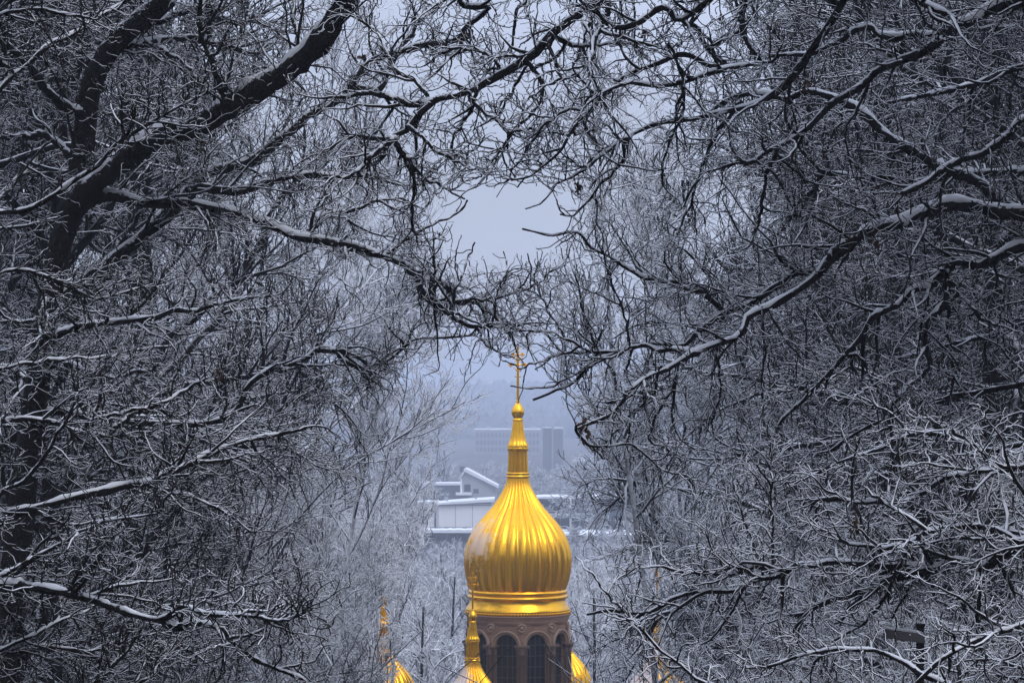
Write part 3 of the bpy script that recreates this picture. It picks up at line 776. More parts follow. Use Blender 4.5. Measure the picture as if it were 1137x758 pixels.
NR = 26
def lobe(th, amt): return 1 - amt + amt * np.abs(np.cos(NR / 2 * th))
DOME = dense(prof([(11.6, 529), (13.5, 537), (17.2, 545), (22.0, 553), (29, 563), (38, 573), (47, 584), (54, 596), (58, 607), (59.8, 618), (59.6, 628), (58.3, 638), (56, 647), (53.5, 654)]), 70)
zt, zb_ = DOME[0][1], DOME[-1][1]
def build_dome(sc, parent, full=True):
    """gilded onion dome of scale sc standing on z=0 of parent; returns the parts"""
    b = Bag()
    def fn(th, z):
        k = (z / sc - zb_) / (zt - zb_)
        amt = 0.055 * np.clip((1.06 - k) / 0.15, 0, 1) * (0.45 + 0.55 * np.clip(k / 0.25, 0, 1)) + 0.05 * np.clip((k - 0.5) / 0.3, 0, 1)
        return lobe(th, amt)
    b.lathe([(r * sc, z * sc) for r, z in DOME], NR * 10, fn=fn)
    dome = b.link('dome', M['gold'] if sc == 1.0 else M['gold_small'], parent)
    # spire: rings, fluted neck, flared collar and faceted ball
    s = Bag()
    s.lathe([(r * sc, z * sc) for r, z in prof([(11.5, 530.5), (13.0, 530), (13.0, 528), (12.3, 527.5), (12.3, 526.5), (12.8, 526), (12.8, 524.5), (11.6, 524)])], 48)
    nk = dense(prof([(11.7, 524.5), (11.2, 515), (10.7, 506), (10.6, 500)]), 12)
    s.lathe([(r * sc, z * sc) for r, z in nk], 16 * 8, fn=lambda th, z: 0.86 + 0.14 * np.abs(np.cos(7 * th)))
    s.lathe([(r * sc, z * sc) for r, z in prof([(10.6, 500.5), (11.6, 500), (11.8, 497.5), (11.4, 496.5)])], 48)
    fl = dense(prof([(11.7, 496.6), (11.5, 494), (9.2, 489), (7.4, 481), (6.2, 473), (5.3, 467)]), 20)
    s.lathe([(r * sc, z * sc) for r, z in fl], 12 * 8, fn=lambda th, z: 0.88 + 0.12 * np.abs(np.cos(6 * th)))
    s.lathe([(r * sc, z * sc) for r, z in prof([(5.0, 467.2), (6.0, 466.8), (6.0, 465.4), (4.8, 465), (4.8, 464)])], 24)
    s.lathe([(r * sc, z * sc) for r, z in prof([(4.6, 464.2), (6.4, 461), (7.2, 458), (7.2, 456.2), (5.6, 452), (3.2, 448.5), (1.6, 446.5)])], 12)
    s.link('spire', M['gold_clean'], dome)
    # cross
    c = Bag(); u = PXM * sc
    def Y(y): return (681 - y) * PXM * sc
    c.lathe([(1.8 * u, Y(447.5)), (1.5 * u, Y(440)), (1.4 * u, Y(392)), (1.1 * u, Y(388)), (0.3 * u, Y(384.5))], 8)
    c.ball((0, 0, Y(446)), 2.3 * u)
    for yy, hw, th in ((405, 8.5, 1.0), (393.5, 5.6, 0.9)):
        c.box((0, 0, Y(yy)), (hw * u, 0.6 * u, th * 0.9 * u))
        for sg in (-1, 1):
            e = sg * hw * u
            for dx, dz in ((0.9, 0), (-0.6, 1.5), (-0.6, -1.5)): c.ball((e + sg * dx * u, 0, Y(yy) + dz * u), 1.1 * u, 8)
    for sg in (-1, 1):
        # scrolls between the arms
        a = np.linspace(0, 1.5 * math.pi, 14)
        P = np.stack([sg * (3.6 + 2.0 * np.cos(a)) * u, 0 * a, Y(399) + 2.0 * np.sin(a) * u], 1)
        c.tubes(P[None], np.full((1, 14), 0.45 * u), 6)
        P = np.stack([sg * (1.4 + 3.4 * np.linspace(0, 1, 8)) * u, 0 * np.arange(8), Y(412) + (4.5 * np.linspace(0, 1, 8) ** 0.6) * u], 1)
        c.tubes(P[None], np.full((1, 8), 0.45 * u), 6)
    for dx, dz in ((0, 1.4), (-1.4, 0), (1.4, 0)): c.ball((dx * u, 0, Y(386.5) + dz * u), 0.9 * u, 8)
    c.box((0, 0, Y(418)), (3.4 * u, 0.6 * u, 0.6 * u))
    c.link('cross', M['gold_clean'], dome)
    # mouldings and skirt below the dome
    m = Bag()
    m.lathe([(r * sc, z * sc) for r, z in prof([(52.5, 653), (54.5, 654.2), (55.4, 656), (54.6, 657.8), (53.4, 658.2), (53.4, 659.2), (55.6, 659.8), (56.2, 661.3), (55.4, 662.8), (53.2, 663.2), (52.8, 664.5), (53.8, 668), (56.2, 672.5), (58.2, 675), (58.2, 676.5), (56.6, 677)])], 80)
    n = 104                        # pierced fringe hanging from the eave
    for k in range(n):
        a = 2 * math.pi * k / n; r = 57.2 * u
        m.ball((r * math.cos(a), r * math.sin(a), Y(678.2)), 1.55 * u, 8, 1.25)
    m.lathe([(56.8 * u, Y(676.4)), (57.6 * u, Y(676.6)), (57.6 * u, Y(678)), (56.6 * u, Y(678.2))], 72)
    m.link('moulding', M['gold_clean'], dome)
    return dome


def arch_wall(w, z0, z1, hw, zs, depth, n=10):
    """flat wall panel (local: x across, y outwards=0 face) with an arched opening; returns Bag of wall + reveal"""
    b = Bag()
    a = np.linspace(math.pi, 0, 2 * n + 1)
    xs = hw * np.cos(a); zz = zs + hw * np.sin(a)
    def quad(p): b.add(np.array(p), [[0, 1, 2, 3]])
    quad([(-w, 0, z0), (-hw, 0, z0), (-hw, 0, z1), (-w, 0, z1)])
    quad([(hw, 0, z0), (w, 0, z0), (w, 0, z1), (hw, 0, z1)])
    for k in range(2 * n):
        quad([(xs[k], 0, zz[k]), (xs[k + 1], 0, zz[k + 1]), (xs[k + 1], 0, z1), (xs[k], 0, z1)])
    edge = [(-hw, z0)] + list(zip(xs, zz)) + [(hw, z0)]
    for (xa, za), (xb, zb) in zip(edge[:-1], edge[1:]):
        quad([(xa, 0, za), (xa, -depth, za), (xb, -depth, zb), (xb, 0, zb)])
    return b


def half_ring(ri, ro, zs, y0, y1, n=18):
    b = Bag(); a = np.linspace(0, math.pi, n)
    V = []
    for t in a:
        for r, y in ((ri, y0), (ri, y1), (ro, y1), (ro, y0)): V.append((r * math.cos(t), y, zs + r * math.sin(t)))
    Q = []
    for k in range(n - 1):
        for j in range(4):
            Q.append([k * 4 + j, k * 4 + (j + 1) % 4, (k + 1) * 4 + (j + 1) % 4, (k + 1) * 4 + j])
    b.add(V, Q); return b


def rotate(V, ang, r):
    """panel local (x across, y out, z) -> around the drum: outward direction ang, at distance r"""
    V = np.asarray(V); o = np.array([math.cos(ang), math.sin(ang)]); t = np.array([-o[1], o[0]])
    return np.stack([t[0] * V[:, 0] + o[0] * (V[:, 1] + r), t[1] * V[:, 0] + o[1] * (V[:, 1] + r), V[:, 2]], 1)


def build_drum(name, parent, sc, H, nf, offset, zspring=-1.30):
    """arcaded stone drum hanging H metres below z=0 of parent"""
    ap = 54.0 * PXM * sc; w = ap * math.tan(math.pi / nf)
    hw = w * 0.68; zs = zspring * sc
    wall = Bag(); trim = Bag(); band = Bag()
    for f in range(nf):
        a = offset + f * 2 * math.pi / nf
        pb = arch_wall(w, -H, 0, hw, zs, 0.26 * sc)
        for V, Q in zip(pb.V, pb.Q): wall.add(rotate(V, a, ap), Q - Q.min())
        for ri, ro, y0, y1 in ((hw * 1.03, hw * 1.22, -0.05, 0.07 * sc), (hw * 1.22, hw * 1.37, -0.05, 0.13 * sc)):
            hb = half_ring(ri, ro, zs, y0, y1)
            for V, Q in zip(hb.V, hb.Q): trim.add(rotate(V, a, ap), Q)
    drum = wall.link(name, M['stone'], parent)
    drum_arch = trim.link('arch', M['stone_pale'], drum)
    # window in each face
    for f in range(nf):
        a = offset + f * 2 * math.pi / nf
        g = Bag()
        n = 14; t = np.linspace(math.pi, 0, n); xs = hw * np.cos(t); zz = zs + hw * np.sin(t); y = -0.24 * sc
        for k in range(n - 1):
            g.add(rotate([(xs[k], y, -H), (xs[k + 1], y, -H), (xs[k + 1], y, zz[k + 1]), (xs[k], y, zz[k])], a, ap), [[0, 1, 2, 3]])
        ng = sum(len(q) for q in g.Q)
        def bar(x0, z0, x1, z1, r=0.022):
            P = rotate([(x0, y + 0.03, z0), ((x0 + x1) / 2, y + 0.03, (z0 + z1) / 2), (x1, y + 0.03, z1)], a, ap); g.tubes(P[None], np.full((1, 3), r * sc), 4)
        bar(0, -H, 0, zs + hw * 0.98, 0.03)
        for s in (-0.5, 0.5): bar(s * hw, -H, s * hw, zs + hw * 0.85)
        for q in range(6): bar(-hw, zs - q * 0.5 * sc, hw, zs - q * 0.5 * sc)
        me = g.mesh('window'); me.materials.append(M['glass']); me.materials.append(M['lead'])
        mi = np.zeros(len(me.polygons), np.int32); mi[ng:] = 1; me.polygons.foreach_set('material_index', mi); me.update()
        link('window', me, None, drum)
    # bundled columns at the corners, with capital and roundel
    for f in range(nf):
        a = offset + (f + 0.5) * 2 * math.pi / nf
        ro = ap / math.cos(math.pi / nf); c = Bag()
        for dx, dy, r in ((0, 0.06, 0.115), (-0.17, -0.05, 0.085), (0.17, -0.05, 0.085)):
            for (rr, za, rb, zb) in ((r, -H, r, zs - 0.42),):
                p = rotate([(dx * sc, dy * sc, 0)], a, ro)[0]
                cb = Bag(); cb.lathe([(rr * sc, za), (rb * sc, zs - 0.44 * sc), (r * 1.25 * sc, zs - 0.42 * sc), (r * 1.25 * sc, zs - 0.38 * sc), (r * sc, zs - 0.36 * sc), (r * 1.7 * sc, zs - 0.10 * sc)], 10)
                c.add(cb.V[0] + np.array([p[0], p[1], 0]), cb.Q[0])
        bb = Bag(); bb.box((0, 0.02 * sc, zs - 0.05 * sc), (0.34 * sc, 0.20 * sc, 0.06 * sc)); bb.box((0, 0.02 * sc, zs + 0.04 * sc), (0.30 * sc, 0.17 * sc, 0.035 * sc))
        for V, Q in zip(bb.V, bb.Q): c.add(rotate(V, a, ro), Q)
        c.link('column', M['stone_dark'], drum)
        rb = Bag(); th = np.linspace(0, 2 * math.pi, 17); P = np.stack([0.17 * sc * np.cos(th), 0 * th, -0.50 * sc + 0.17 * sc * np.sin(th)], 1)
        P = rotate(P, a, ro + 0.0); rb.tubes(P[None], np.full((1, 17), 0.05 * sc), 6)
        p = rotate([(0, -0.03 * sc, -0.5 * sc)], a, ro)[0]; rb.ball(p, 0.11 * sc, 10)
        rb.link('roundel', M['stone_pale'], drum)
    cor = Bag()
    cor.lathe([(ap * 1.02, -0.34 * sc), (ap * 1.06, -0.20 * sc), (ap * 1.03, -0.16 * sc), (ap * 1.09, -0.02 * sc), (ap * 1.09, 0.05 * sc), (ap * 0.7, 0.06 * sc)], nf * 4)
    cor.link('cornice', M['stone'], drum)
    pl = Bag(); pl.lathe([(ap * 1.10, -H), (ap * 1.10, -H + 0.2), (ap * 1.03, -H + 0.3)], nf * 4)
    pl.link('plinth', M['stone'], drum)
    return drum


zmain = (HY - 681) * PXM - GC          # foot of the main moulding above the ground
FACE0 = -math.pi / 2 + math.asin(-13 / 55.0)
d = build_dome(1.0, church); d.location = (0, 0, zmain)
H_MAIN = 4.6
dr = build_drum('drum', church, 1.0, H_MAIN, 10, FACE0); dr.location = (0, 0, zmain)
SC = 0.642
for (ox, oy) in ((-2.04, -6.45), (6.45, -2.04), (2.04, 6.45), (-6.45, 2.04)):
    zf = zmain + (HY - 835.0) / F * (D0 - 6.45) - (HY - 681) * PXM
    td = build_dome(SC, church); td.location = (ox, oy, zf)
    tr = build_drum('turret', church, SC, 2.6, 8, math.atan2(oy, ox), -0.95); tr.location = (ox, oy, zf)
ROT = math.atan2(-6.45, -2.04) + math.pi / 4
ztop = zf - 2.6
cb = Bag(); cb.box((0, 0, ztop / 2), (6.3, 6.3, ztop / 2)); cb.box((0, 0, ztop - 0.25), (6.6, 6.6, 0.25)); cb.box((0, 0, ztop * 0.55), (6.42, 6.42, 0.15)); cb.box((0, 0, 0.5), (6.5, 6.5, 0.7))
body = cb.link('wall', M['stone'], church, True); body.rotation_euler = (0, 0, ROT)
rb = Bag(); zr = zmain - H_MAIN
V = [(-6.6, -6.6, ztop + .003), (6.6, -6.6, ztop + .003), (6.6, 6.6, ztop + .003), (-6.6, 6.6, ztop + .003)] + [(2.2 * math.cos(a), 2.2 * math.sin(a), zr + 0.15) for a in (math.pi * 1.25, math.pi * 1.75, math.pi * .25, math.pi * .75)]
rb.add(V, [[0, 1, 5, 4], [1, 2, 6, 5], [2, 3, 7, 6], [3, 0, 4, 7]])
rf = rb.link('roof', M['snow'], church, True); rf.rotation_euler = (0, 0, ROT)
for f in range(4):                                     # three tall round-headed windows in each front
    a = ROT + f * math.pi / 2
    for xo in (-3.0, 0, 3.0):
        g = Bag(); t = np.linspace(math.pi, 0, 12); xs = 0.6 * np.cos(t) + xo; zz = ztop - 2.2 + 0.6 * np.sin(t)
        for k in range(11): g.add(rotate([(xs[k], .012, ztop - 5), (xs[k + 1], .012, ztop - 5), (xs[k + 1], .012, zz[k + 1]), (xs[k], .012, zz[k])], a, 6.3), [[0, 1, 2, 3]])
        w = g.link('window', M['glass'], church)
        fr = Bag(); hb = half_ring(0.62, 0.86, ztop - 2.2, -0.05, 0.12)
        for V, Q in zip(hb.V, hb.Q): fr.add(rotate(V + np.array([xo, 0, 0]), a, 6.3), Q)
        for sx in (-0.74, 0.74):
            b2 = Bag(); b2.box((xo + sx, 0.03, ztop - 3.6), (0.12, 0.09, 1.4))
            fr.add(rotate(b2.V[0], a, 6.3), b2.Q[0])
        fr.link('frame', M['stone_pale'], w)

# ------------------------------------------------------------------ valley buildings
def at(px, py, d): return W(px, py, d)


def face_box(x0, x1, y0, y1, d, depth, zfloor=None):
    """a box whose front spans these photo columns/rows at distance d: centre, half sizes"""
    a, b = W(x0, y1, d), W(x1, y0, d)
    z0 = a[2] if zfloor is None else zfloor
    return ((a[0] + b[0]) / 2, d + depth / 2, (z0 + b[2]) / 2), ((b[0] - a[0]) / 2, depth / 2, (b[2] - z0) / 2)


def bbox_part(root, name, mat, *args, parent=None, **kw):
    c, h = face_box(*args, **kw)
    b = Bag(); b.box(np.array(c) - np.array(root.location), h)
    return b.link(name, mat, parent or root, True)


def building(label, px, d, name='building'):
    x = (px - CX) / F * d
    return empty(name, (x, d, float(gz(x, d)) - 0.3), label, 'building')


def grid_windows(root, x0, x1, y0, y1, nx, ny, d, mat, fx=0.6, fy=0.55):
    dx, dy = (x1 - x0) / nx, (y1 - y0) / ny
    first = None
    for j in range(ny):
        for i in range(nx):
            cx, cy = x0 + (i + 0.5) * dx, y0 + (j + 0.5) * dy
            p = W(cx, cy, d) - np.array(root.location)
            if first is None:
                b = Bag(); b.box((0, 0, 0), (dx * fx / 2 / F * d, 0.12, dy * fy / 2 / F * d))
                first = b.link('window', mat, root, True); first.location = p
            else:
                o = first.copy(); COL.objects.link(o); o.parent = root; o.location = p


ZV = float(gz(0, 600)) - 0.3
# the long slab in the mist
hs = building('long grey office block with rows of square windows fading into mist', 584, 1400, 'office_block')
bbox_part(hs, 'wall', M['concrete'], 527, 600, 477, 520, 1400, 20, zfloor=ZV)
bbox_part(hs, 'roof', M['snow'], 526.5, 600.5, 476, 477, 1400, 20.6)
for q_ in (540, 566, 590): bbox_part(hs, 'roof_unit', M['grey_wall'], q_, q_ + 5, 473.6, 476.5, 1406, 5)
grid_windows(hs, 528, 599, 479, 511, 17, 4, 1399.95, M['dark_wall'], 0.66, 0.6)
tb = building('tall dark twin-slab block in the mist right of the gilded spire', 614, 1130, 'tower_block')
bbox_part(tb, 'wall', M['dark_wall'], 603, 612.4, 475, 520, 1130, 14, zfloor=ZV)
bbox_part(tb, 'wall', M['dark_wall'], 614.6, 625, 477, 520, 1130, 14, zfloor=ZV)
bbox_part(tb, 'stair_shaft', M['concrete'], 612.5, 614.5, 473, 520, 1129, 13, zfloor=ZV)
bbox_part(tb, 'roof', M['snow'], 602.8, 625.2, 474.6, 475, 1131, 12)
# gabled house
hd = 700
hp = building('grey house with one long snowy sloping roof behind the white block', 531, hd, 'house')
pr = [(512, 556), (512, 531), (516.5, 523), (551, 541), (551, 556)]
def prism(root, pts, d, depth, name, mat, zfloor=None):
    b = Bag(); n = len(pts)
    A = [W(x, y, d) - np.array(root.location) for x, y in pts]
    if zfloor is not None:
        for k in (0, n - 1): A[k][2] = zfloor - root.location[2]
    B = [p + np.array([0, depth, 0]) for p in A]
    b.add(np.array(A + B), [[k, (k + 1) % n, n + (k + 1) % n, n + k] for k in range(n)])
    me = b.mesh(name); me2 = bpy.data.meshes.new(name)
    import bmesh
    bm = bmesh.new(); bm.from_mesh(me); bm.verts.ensure_lookup_table()
    bm.faces.new([bm.verts[k] for k in range(n)][::-1]); bm.faces.new([bm.verts[n + k] for k in range(n)])
    bmesh.ops.recalc_face_normals(bm, faces=bm.faces); bm.to_mesh(me2); bm.free(); bpy.data.meshes.remove(me); me2.shade_flat()
    return link(name, me2, mat, root)
def snow_roof(root, x0, x1, yt, yb, d, depth):
    n = 14; xs_ = np.linspace(x0, x1, n); rr = random.Random(int(x0 * 7 + yt))
    pts = [(x0, yb)] + [(x, yt + rr.uniform(-0.35, 0.45) + (0.5 if k in (0, n - 1) else 0)) for k, x in enumerate(xs_)] + [(x1, yb)]
    return prism(root, pts, d, depth, 'roof', M['snow'])


prism(hp, pr, hd, 12, 'wall', M['grey_wall'], ZV)
prism(hp, [(515.2, 523.0), (514.6, 521.6), (518, 520.2), (553.5, 539.2), (553.5, 541.8)], hd - 0.8, 13.6, 'roof', M['snow'])
prism(hp, [(509.5, 532.5), (509.5, 531), (515.5, 521.8), (515.5, 524)], hd - 0.8, 13.6, 'roof', M['snow'])
bbox_part(hp, 'chimney', M['dark_wall'], 510.5, 516, 517.5, 524, hd + 5, 1.6)
bbox_part(hp, 'window', M['glass'], 515.5, 522.5, 537.5, 545.5, hd - 0.06, 0.1)
bbox_part(hp, 'window', M['lead'], 525.5, 531.5, 542.5, 547.5, hd - 0.06, 0.1)
bbox_part(hp, 'post', M['white_wall'], 511.2, 513, 531, 546.5, hd - 1.2, 0.4)
bbox_part(hp, 'terrace', M['white_wall'], 506, 523.5, 546.8, 549.5, hd - 2.4, 2.2)
lw = building('low dark-walled annexe with a snowy flat roof left of the grey house', 488, 740, 'annexe')
bbox_part(lw, 'wall', M['dark_wall'], 462, 511, 538.5, 556, 740, 9, zfloor=ZV)
bbox_part(lw, 'roof', M['snow'], 461, 512, 536, 538.5, 739.6, 9.6)
# white block
wd = 600
wb = building('white flat-roofed block with a blank wall left of the dome', 510, wd, 'white_block')
bbox_part(wb, 'wall', M['white_wall'], 487, 546, 559, 590, wd, 11, zfloor=ZV)
prism(wb, [(485, 560.3), (485, 558.6), (500, 556.8), (549, 553.6), (549, 556.8), (500, 559.6)], wd - 0.9, 13, 'roof', M['snow'])
bbox_part(wb, 'wing', M['white_wall'], 465, 486.8, 560, 590, wd + 1.5, 8, zfloor=ZV)
snow_roof(wb, 463, 487.5, 556.8, 559.8, wd + 0.7, 9)
for q_ in (495, 527): bbox_part(wb, 'vent', M['grey_wall'], q_, q_ + 2.5, 551.5, 557.5, wd + 5, 0.6)
bbox_part(wb, 'gutter', M['concrete'], 487.2, 545.6, 559.9, 560.9, wd - 0.18, 0.15)
for q_ in (505.5, 524.5): bbox_part(wb, 'joint', M['concrete'], q_, q_ + 0.45, 561, 586, wd - 0.03, 0.05)
bbox_part(wb, 'window', M['glass'], 466, 474, 565, 582, wd + 1.42, 0.12)
bbox_part(wb, 'door', M['dark_wall'], 482.2, 484.2, 564, 586, wd + 1.42, 0.12)
lp = building('long low pavilion with a thick snow roof over dark windows', 500, 560, 'pavilion')
bbox_part(lp, 'wall', M['dark_wall'], 471, 523, 591.5, 608, 560, 7, zfloor=ZV)
snow_roof(lp, 470, 524, 588, 591.3, 559.4, 8)
for k in range(4):
    bbox_part(lp, 'window', M['glass'], 473 + k * 12, 483.5 + k * 12, 592.5, 600.5, 559.95, 0.1)
bbox_part(lp, 'rail', M['dark_wall'], 478, 523, 585.0, 586.2, 566.5, 0.2)
# glass building on the other side of the dome
gb = building('two-storey dark glass building with white floor bands and white column', 650, wd, 'glass_building')
bbox_part(gb, 'wall', M['dark_wall'], 598, 700, 553.5, 592, wd, 12, zfloor=ZV)
snow_roof(gb, 596, 702, 551.2, 553.4, wd - 0.8, 13.4)
bbox_part(gb, 'floor_band', M['white_wall'], 598, 672, 569.6, 571, wd - 0.5, 0.5)
bbox_part(gb, 'column', M['white_wall'], 632.4, 634.6, 553.4, 589, wd - 0.9, 0.35, zfloor=ZV)
grid_windows(gb, 600, 700, 555, 569, 9, 1, wd - 0.03, M['glass'], 0.86, 0.9)
grid_windows(gb, 600, 700, 572, 588, 9, 1, wd - 0.03, M['glass'], 0.86, 0.9)
tr_ = building('low snow-covered terrace roof in front of the dark glass building', 660, 545, 'terrace_building')
prism(tr_, [(612, 608), (612, 595), (700, 594), (700, 608)], 535, 16, 'wall', M['concrete'], ZV)
snow_roof(tr_, 612, 702, 592.9, 594.6, 534, 18)
fc = empty('fence', W(648, 627, 410), 'short pale railing of upright bars just right of the dome', 'fence')
b = Bag(); 
for k in range(11): b.box(((k - 5) * 0.26, 0, 0.0), (0.035, 0.035, 0.85))
b.link('bars', M['lead'], fc, True)
b = Bag(); b.box((0, 0, 0.9), (1.45, 0.05, 0.05)); b.link('rail', M['lead'], fc, True)
b = Bag()
zq = float(gz(fc.location[0], 410)) - fc.location[2]
for k in (-1.4, 0, 1.4): b.box((k, 0.12, (zq + 0.8) / 2), (0.06, 0.06, (0.8 - zq) / 2))
b.link('post', M['lead'], fc, True)

# ------------------------------------------------------------------ sign board among the bushes
sd = 27.0
sp = W(1022, 758, sd); zg = float(gz(sp[0], sd))
sg = empty('signpost', (sp[0], sd, zg), 'grey board fixed across a dark post among frosted bushes at lower right', 'signpost')
b = Bag(); htop = W(0, 694, sd)[2] - zg
b.box((0, 0.02, htop / 2 - 0.1), (0.034, 0.034, htop / 2 + 0.1)); b.box((0, 0.02, htop + 0.005), (0.042, 0.042, 0.012))
b.link('post', M['post'], sg, True)
b = Bag(); b.box((0, 0, 0), (0.20, 0.028, 0.046)); bo = b.link('board', M['board'], sg, True)
bo.location = (W(1003, 0, sd)[0] - sp[0], -0.045, W(0, 705, sd)[2] - zg); bo.rotation_euler = (0, R_(7), 0)
md = bo.modifiers.new('bevel', 'BEVEL'); md.width = 0.012; md.segments = 2
b = Bag()
P = np.stack([np.linspace(-0.19, 0.18, 14), np.zeros(14), 0.047 + 0.004 * np.sin(np.arange(14) * 1.7)], 1)
b.tubes(P[None], (np.full((1, 14), 0.022)) * np.clip(np.minimum(np.arange(14), 13 - np.arange(14)) / 2, 0.2, 1), 8)
b.link('snow_cap', M['snow'], bo)

# ------------------------------------------------------------------ undergrowth
def undergrowth(seed, pts_fn, n, mat, name, hmin, hmax, tw=1.0):
    rg = np.random.default_rng(seed)
    base = pts_fn(rg, n)
    base = np.column_stack([base, gz(base[:, 0], base[:, 1])])
    P = np.empty((n, 10, 3)); P[:, 0] = base
    D = norm(np.stack([rg.normal(size=n) * 0.35, rg.normal(size=n) * 0.35, np.ones(n)], 1))
    L = rg.uniform(hmin, hmax, n)
    for k in range(1, 10):
        D = norm(D + rg.normal(size=D.shape) * 0.13 + np.array([0, 0, -0.02 * k]))
        P[:, k] = P[:, k - 1] + D * (L / 9)[:, None]
    R = np.linspace(1, 0.4, 10)[None] * (0.016 * tw) * np.ones((n, 1))
    cull = make_cull((0, 0, 0), rg)
    b = Bag(); b.tubes(P, R, 4)
    P1, R1 = spawn(P, R, 0.34, 1.2, 7, 0.012 * tw, 0.006 * tw, (0.4, 1.0), 0.2, 0.0, 0.15, 0.4, cull=cull, rg=rg)
    b.tubes(P1, R1, 4)
    P2, R2 = spawn(P1, R1, 0.14, 0.42, 5, 0.009 * tw, 0.006 * tw, (0.5, 1.1), 0.26, -0.02, 0.1, 0.4, cull=cull, rg=rg)
    b.tubes(P2, R2, 3)
    P3, R3 = spawn(P2, R2, 0.10, 0.16, 3, 0.008 * tw, 0.006 * tw, (0.5, 1.1), 0.3, -0.02, 0.1, 0.4, cull=cull, rg=rg)
    b.tubes(P3, R3, 3)
    o = b.link(name, mat)
    o['kind'] = 'stuff'
    return o


def area(px0, px1, d0, d1):
    def f(rg, n):
        d = rg.uniform(d0, d1, n); px = rg.uniform(px0, px1, n)
        return np.column_stack([(px - CX) / F * d, d])
    return f


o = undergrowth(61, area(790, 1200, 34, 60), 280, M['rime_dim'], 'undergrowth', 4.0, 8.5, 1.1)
o['label'] = 'dense rime-clumped bushes filling the lower right corner'
o = undergrowth(62, area(-60, 330, 36, 64), 230, M['twig_side_shade'], 'undergrowth', 3.5, 8.0, 1.0)
o['label'] = 'dark bare undergrowth filling the lower left corner'

# ------------------------------------------------------------------ ground, forest behind the town
def grid(xs, ys):
    X, Y = np.meshgrid(xs, ys); Z = gz(X, Y)
    V = np.stack([X, Y, Z], -1).reshape(-1, 3); nx, ny = len(xs), len(ys)
    i = np.arange(nx * ny).reshape(ny, nx)
    return V, np.stack([i[:-1, :-1], i[:-1, 1:], i[1:, 1:], i[1:, :-1]], -1).reshape(-1, 4)


xs = np.concatenate([np.linspace(-1200, -70, 24)[:-1], np.linspace(-70, 70, 57), np.linspace(70, 1200, 24)[1:]])
ys = np.concatenate([np.linspace(-60, 170, 60)[:-1], np.linspace(170, 800, 50)[:-1], np.linspace(800, 3300, 80)])
b = Bag(); b.add(*grid(xs, ys)); g = b.link('ground', M['ground']); g['kind'] = 'structure'

# the wood on the far hill reads as one mass in the mist
rg = np.random.default_rng(77)
b = Bag()
n = 2000
fy = rg.uniform(1750, 2950, n); fx = rg.uniform(-1, 1, n) * fy * 0.2
for x, y in zip(fx, fy):
    z = float(gz(x, y)); h = rg.uniform(9, 16); r = rg.uniform(3.5, 6.5)
    k = Bag(); k.lathe([(r * 0.2, 0), (r * 0.75, h * 0.2), (r, h * 0.5), (r * 0.7, h * 0.8), (r * 0.1, h)], 7)
    V = k.V[0]; V = V + rg.normal(size=V.shape) * r * 0.22
    b.add(V + np.array([x, y, z]), k.Q[0])
M['far_wood'] = plain('far_wood', (0.13, 0.13, 0.14), 0.95, 0.5, 0.3, 0.1)
fw = b.link('far_wood', M['far_wood']); fw['kind'] = 'stuff'; fw['label'] = 'misty wooded ridge behind the office block'

# ------------------------------------------------------------------ mist
HAZE = 0.00066
hb_ = Bag(); hb_.box((0, 1680, -8), (1300, 1790, 34))
m = bpy.data.materials.new('mist'); m.use_nodes = True; nt = m.node_tree
for nn in list(nt.nodes):
    if nn.type == 'BSDF_PRINCIPLED': nt.nodes.remove(nn)
pv = nt.nodes.new('ShaderNodeVolumePrincipled')
pv.inputs['Color'].default_value = (0.76, 0.85, 1.0, 1); pv.inputs['Density'].default_value = HAZE
pv.inputs['Anisotropy'].default_value = 0.2
nt.links.new(pv.outputs[0], nt.nodes['Material Output'].inputs['Volume'])
hz = hb_.link('haze', m, None, True); hz['kind'] = 'stuff'; hz['label'] = 'pale blue winter mist over the valley'
print('LOWEST', g.dimensions, min(v.co.z for v in g.data.vertices))

# ------------------------------------------------------------------ sky, sun, camera
SUN_EL, SUN_AZ = R_(48), R_(145)       # azimuth clockwise from north (+Y)
w = bpy.data.worlds.new('World'); scene.world = w; w.use_nodes = True
nt = w.node_tree; bg = nt.nodes['Background']
sky = nt.nodes.new('ShaderNodeTexSky'); sky.sky_type = 'NISHITA'; sky.sun_disc = False
sky.sun_elevation = SUN_EL; sky.sun_rotation = SUN_AZ
tc = nt.nodes.new('ShaderNodeTexCoord'); sx = nt.nodes.new('ShaderNodeSeparateXYZ')
nt.links.new(tc.outputs['Generated'], sx.inputs[0])
cr = nt.nodes.new('ShaderNodeValToRGB')          # the overcast layer: brighter towards the zenith
e = cr.color_ramp.elements
e[0].position = 0.0; e[0].color = (4.85, 5.40, 7.25, 1)
e[1].position = 1.0; e[1].color = (16.8, 18.4, 23.3, 1)
nt.links.new(sx.outputs[2], cr.inputs[0])
mp = nt.nodes.new('ShaderNodeMapping'); mp.inputs['Scale'].default_value = (1.0, 1.0, 3.0)
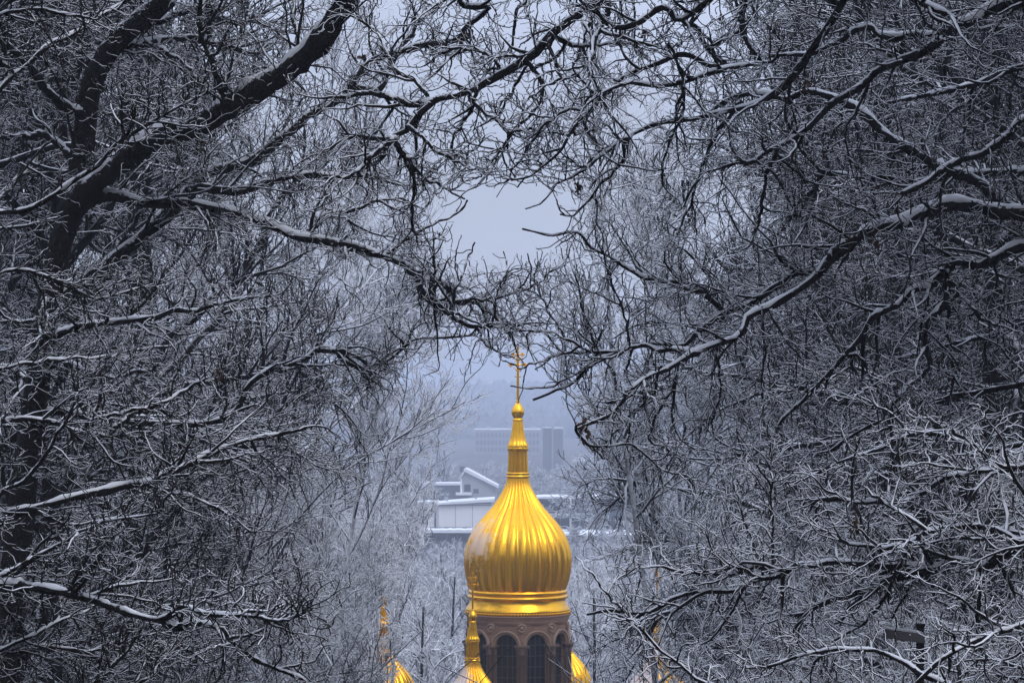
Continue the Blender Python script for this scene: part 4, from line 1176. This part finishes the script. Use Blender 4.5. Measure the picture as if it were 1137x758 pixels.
nt.links.new(tc.outputs['Generated'], mp.inputs[0])
cn = nt.nodes.new('ShaderNodeTexNoise'); cn.inputs['Scale'].default_value = 2.6; cn.inputs['Detail'].default_value = 5
nt.links.new(mp.outputs[0], cn.inputs['Vector'])
cl = mapr(nt, cn.outputs['Fac'], 0.3, 0.7, 0.88, 1.12)
vm = nt.nodes.new('ShaderNodeVectorMath'); vm.operation = 'SCALE'
nt.links.new(cr.outputs[0], vm.inputs[0]); nt.links.new(cl, vm.inputs['Scale'])
mx = nt.nodes.new('ShaderNodeMix'); mx.data_type = 'RGBA'; mx.inputs[0].default_value = 0.85
nt.links.new(sky.outputs[0], mx.inputs[6]); nt.links.new(vm.outputs[0], mx.inputs[7])
nt.links.new(mx.outputs[2], bg.inputs['Color']); bg.inputs['Strength'].default_value = 0.10

sl = bpy.data.lights.new('sun', 'SUN'); sl.energy = 0.8; sl.angle = R_(25); sl.color = (1.0, 0.95, 0.88)
so = bpy.data.objects.new('sun', sl); COL.objects.link(so)
sd_ = Vector((math.sin(SUN_AZ) * math.cos(SUN_EL), math.cos(SUN_AZ) * math.cos(SUN_EL), math.sin(SUN_EL)))
so.rotation_euler = sd_.to_track_quat('Z', 'Y').to_euler(); so.location = sd_ * 60

cam = bpy.data.cameras.new('camera'); co = bpy.data.objects.new('camera', cam); COL.objects.link(co)
co.location = (0, 0, 0); co.rotation_euler = (R_(90), 0, 0)
cam.lens = 100; cam.sensor_width = 36; cam.shift_y = (HY - 379) / 1137.0
cam.clip_start = 0.1; cam.clip_end = 6000
scene.camera = co

vs = scene.view_settings
vs.view_transform = 'Standard'; vs.look = 'None'; vs.gamma = 1; vs.exposure = 0.0; vs.use_curve_mapping = False
cy = scene.cycles
cy.max_bounces = 5; cy.diffuse_bounces = 3; cy.glossy_bounces = 3; cy.volume_bounces = 1; cy.transmission_bounces = 2
cy.volume_step_rate = 5
cy.use_denoising = True
print('TRIS', sum(len(o.data.polygons) for o in scene.objects if o.type == 'MESH'), len(scene.objects))
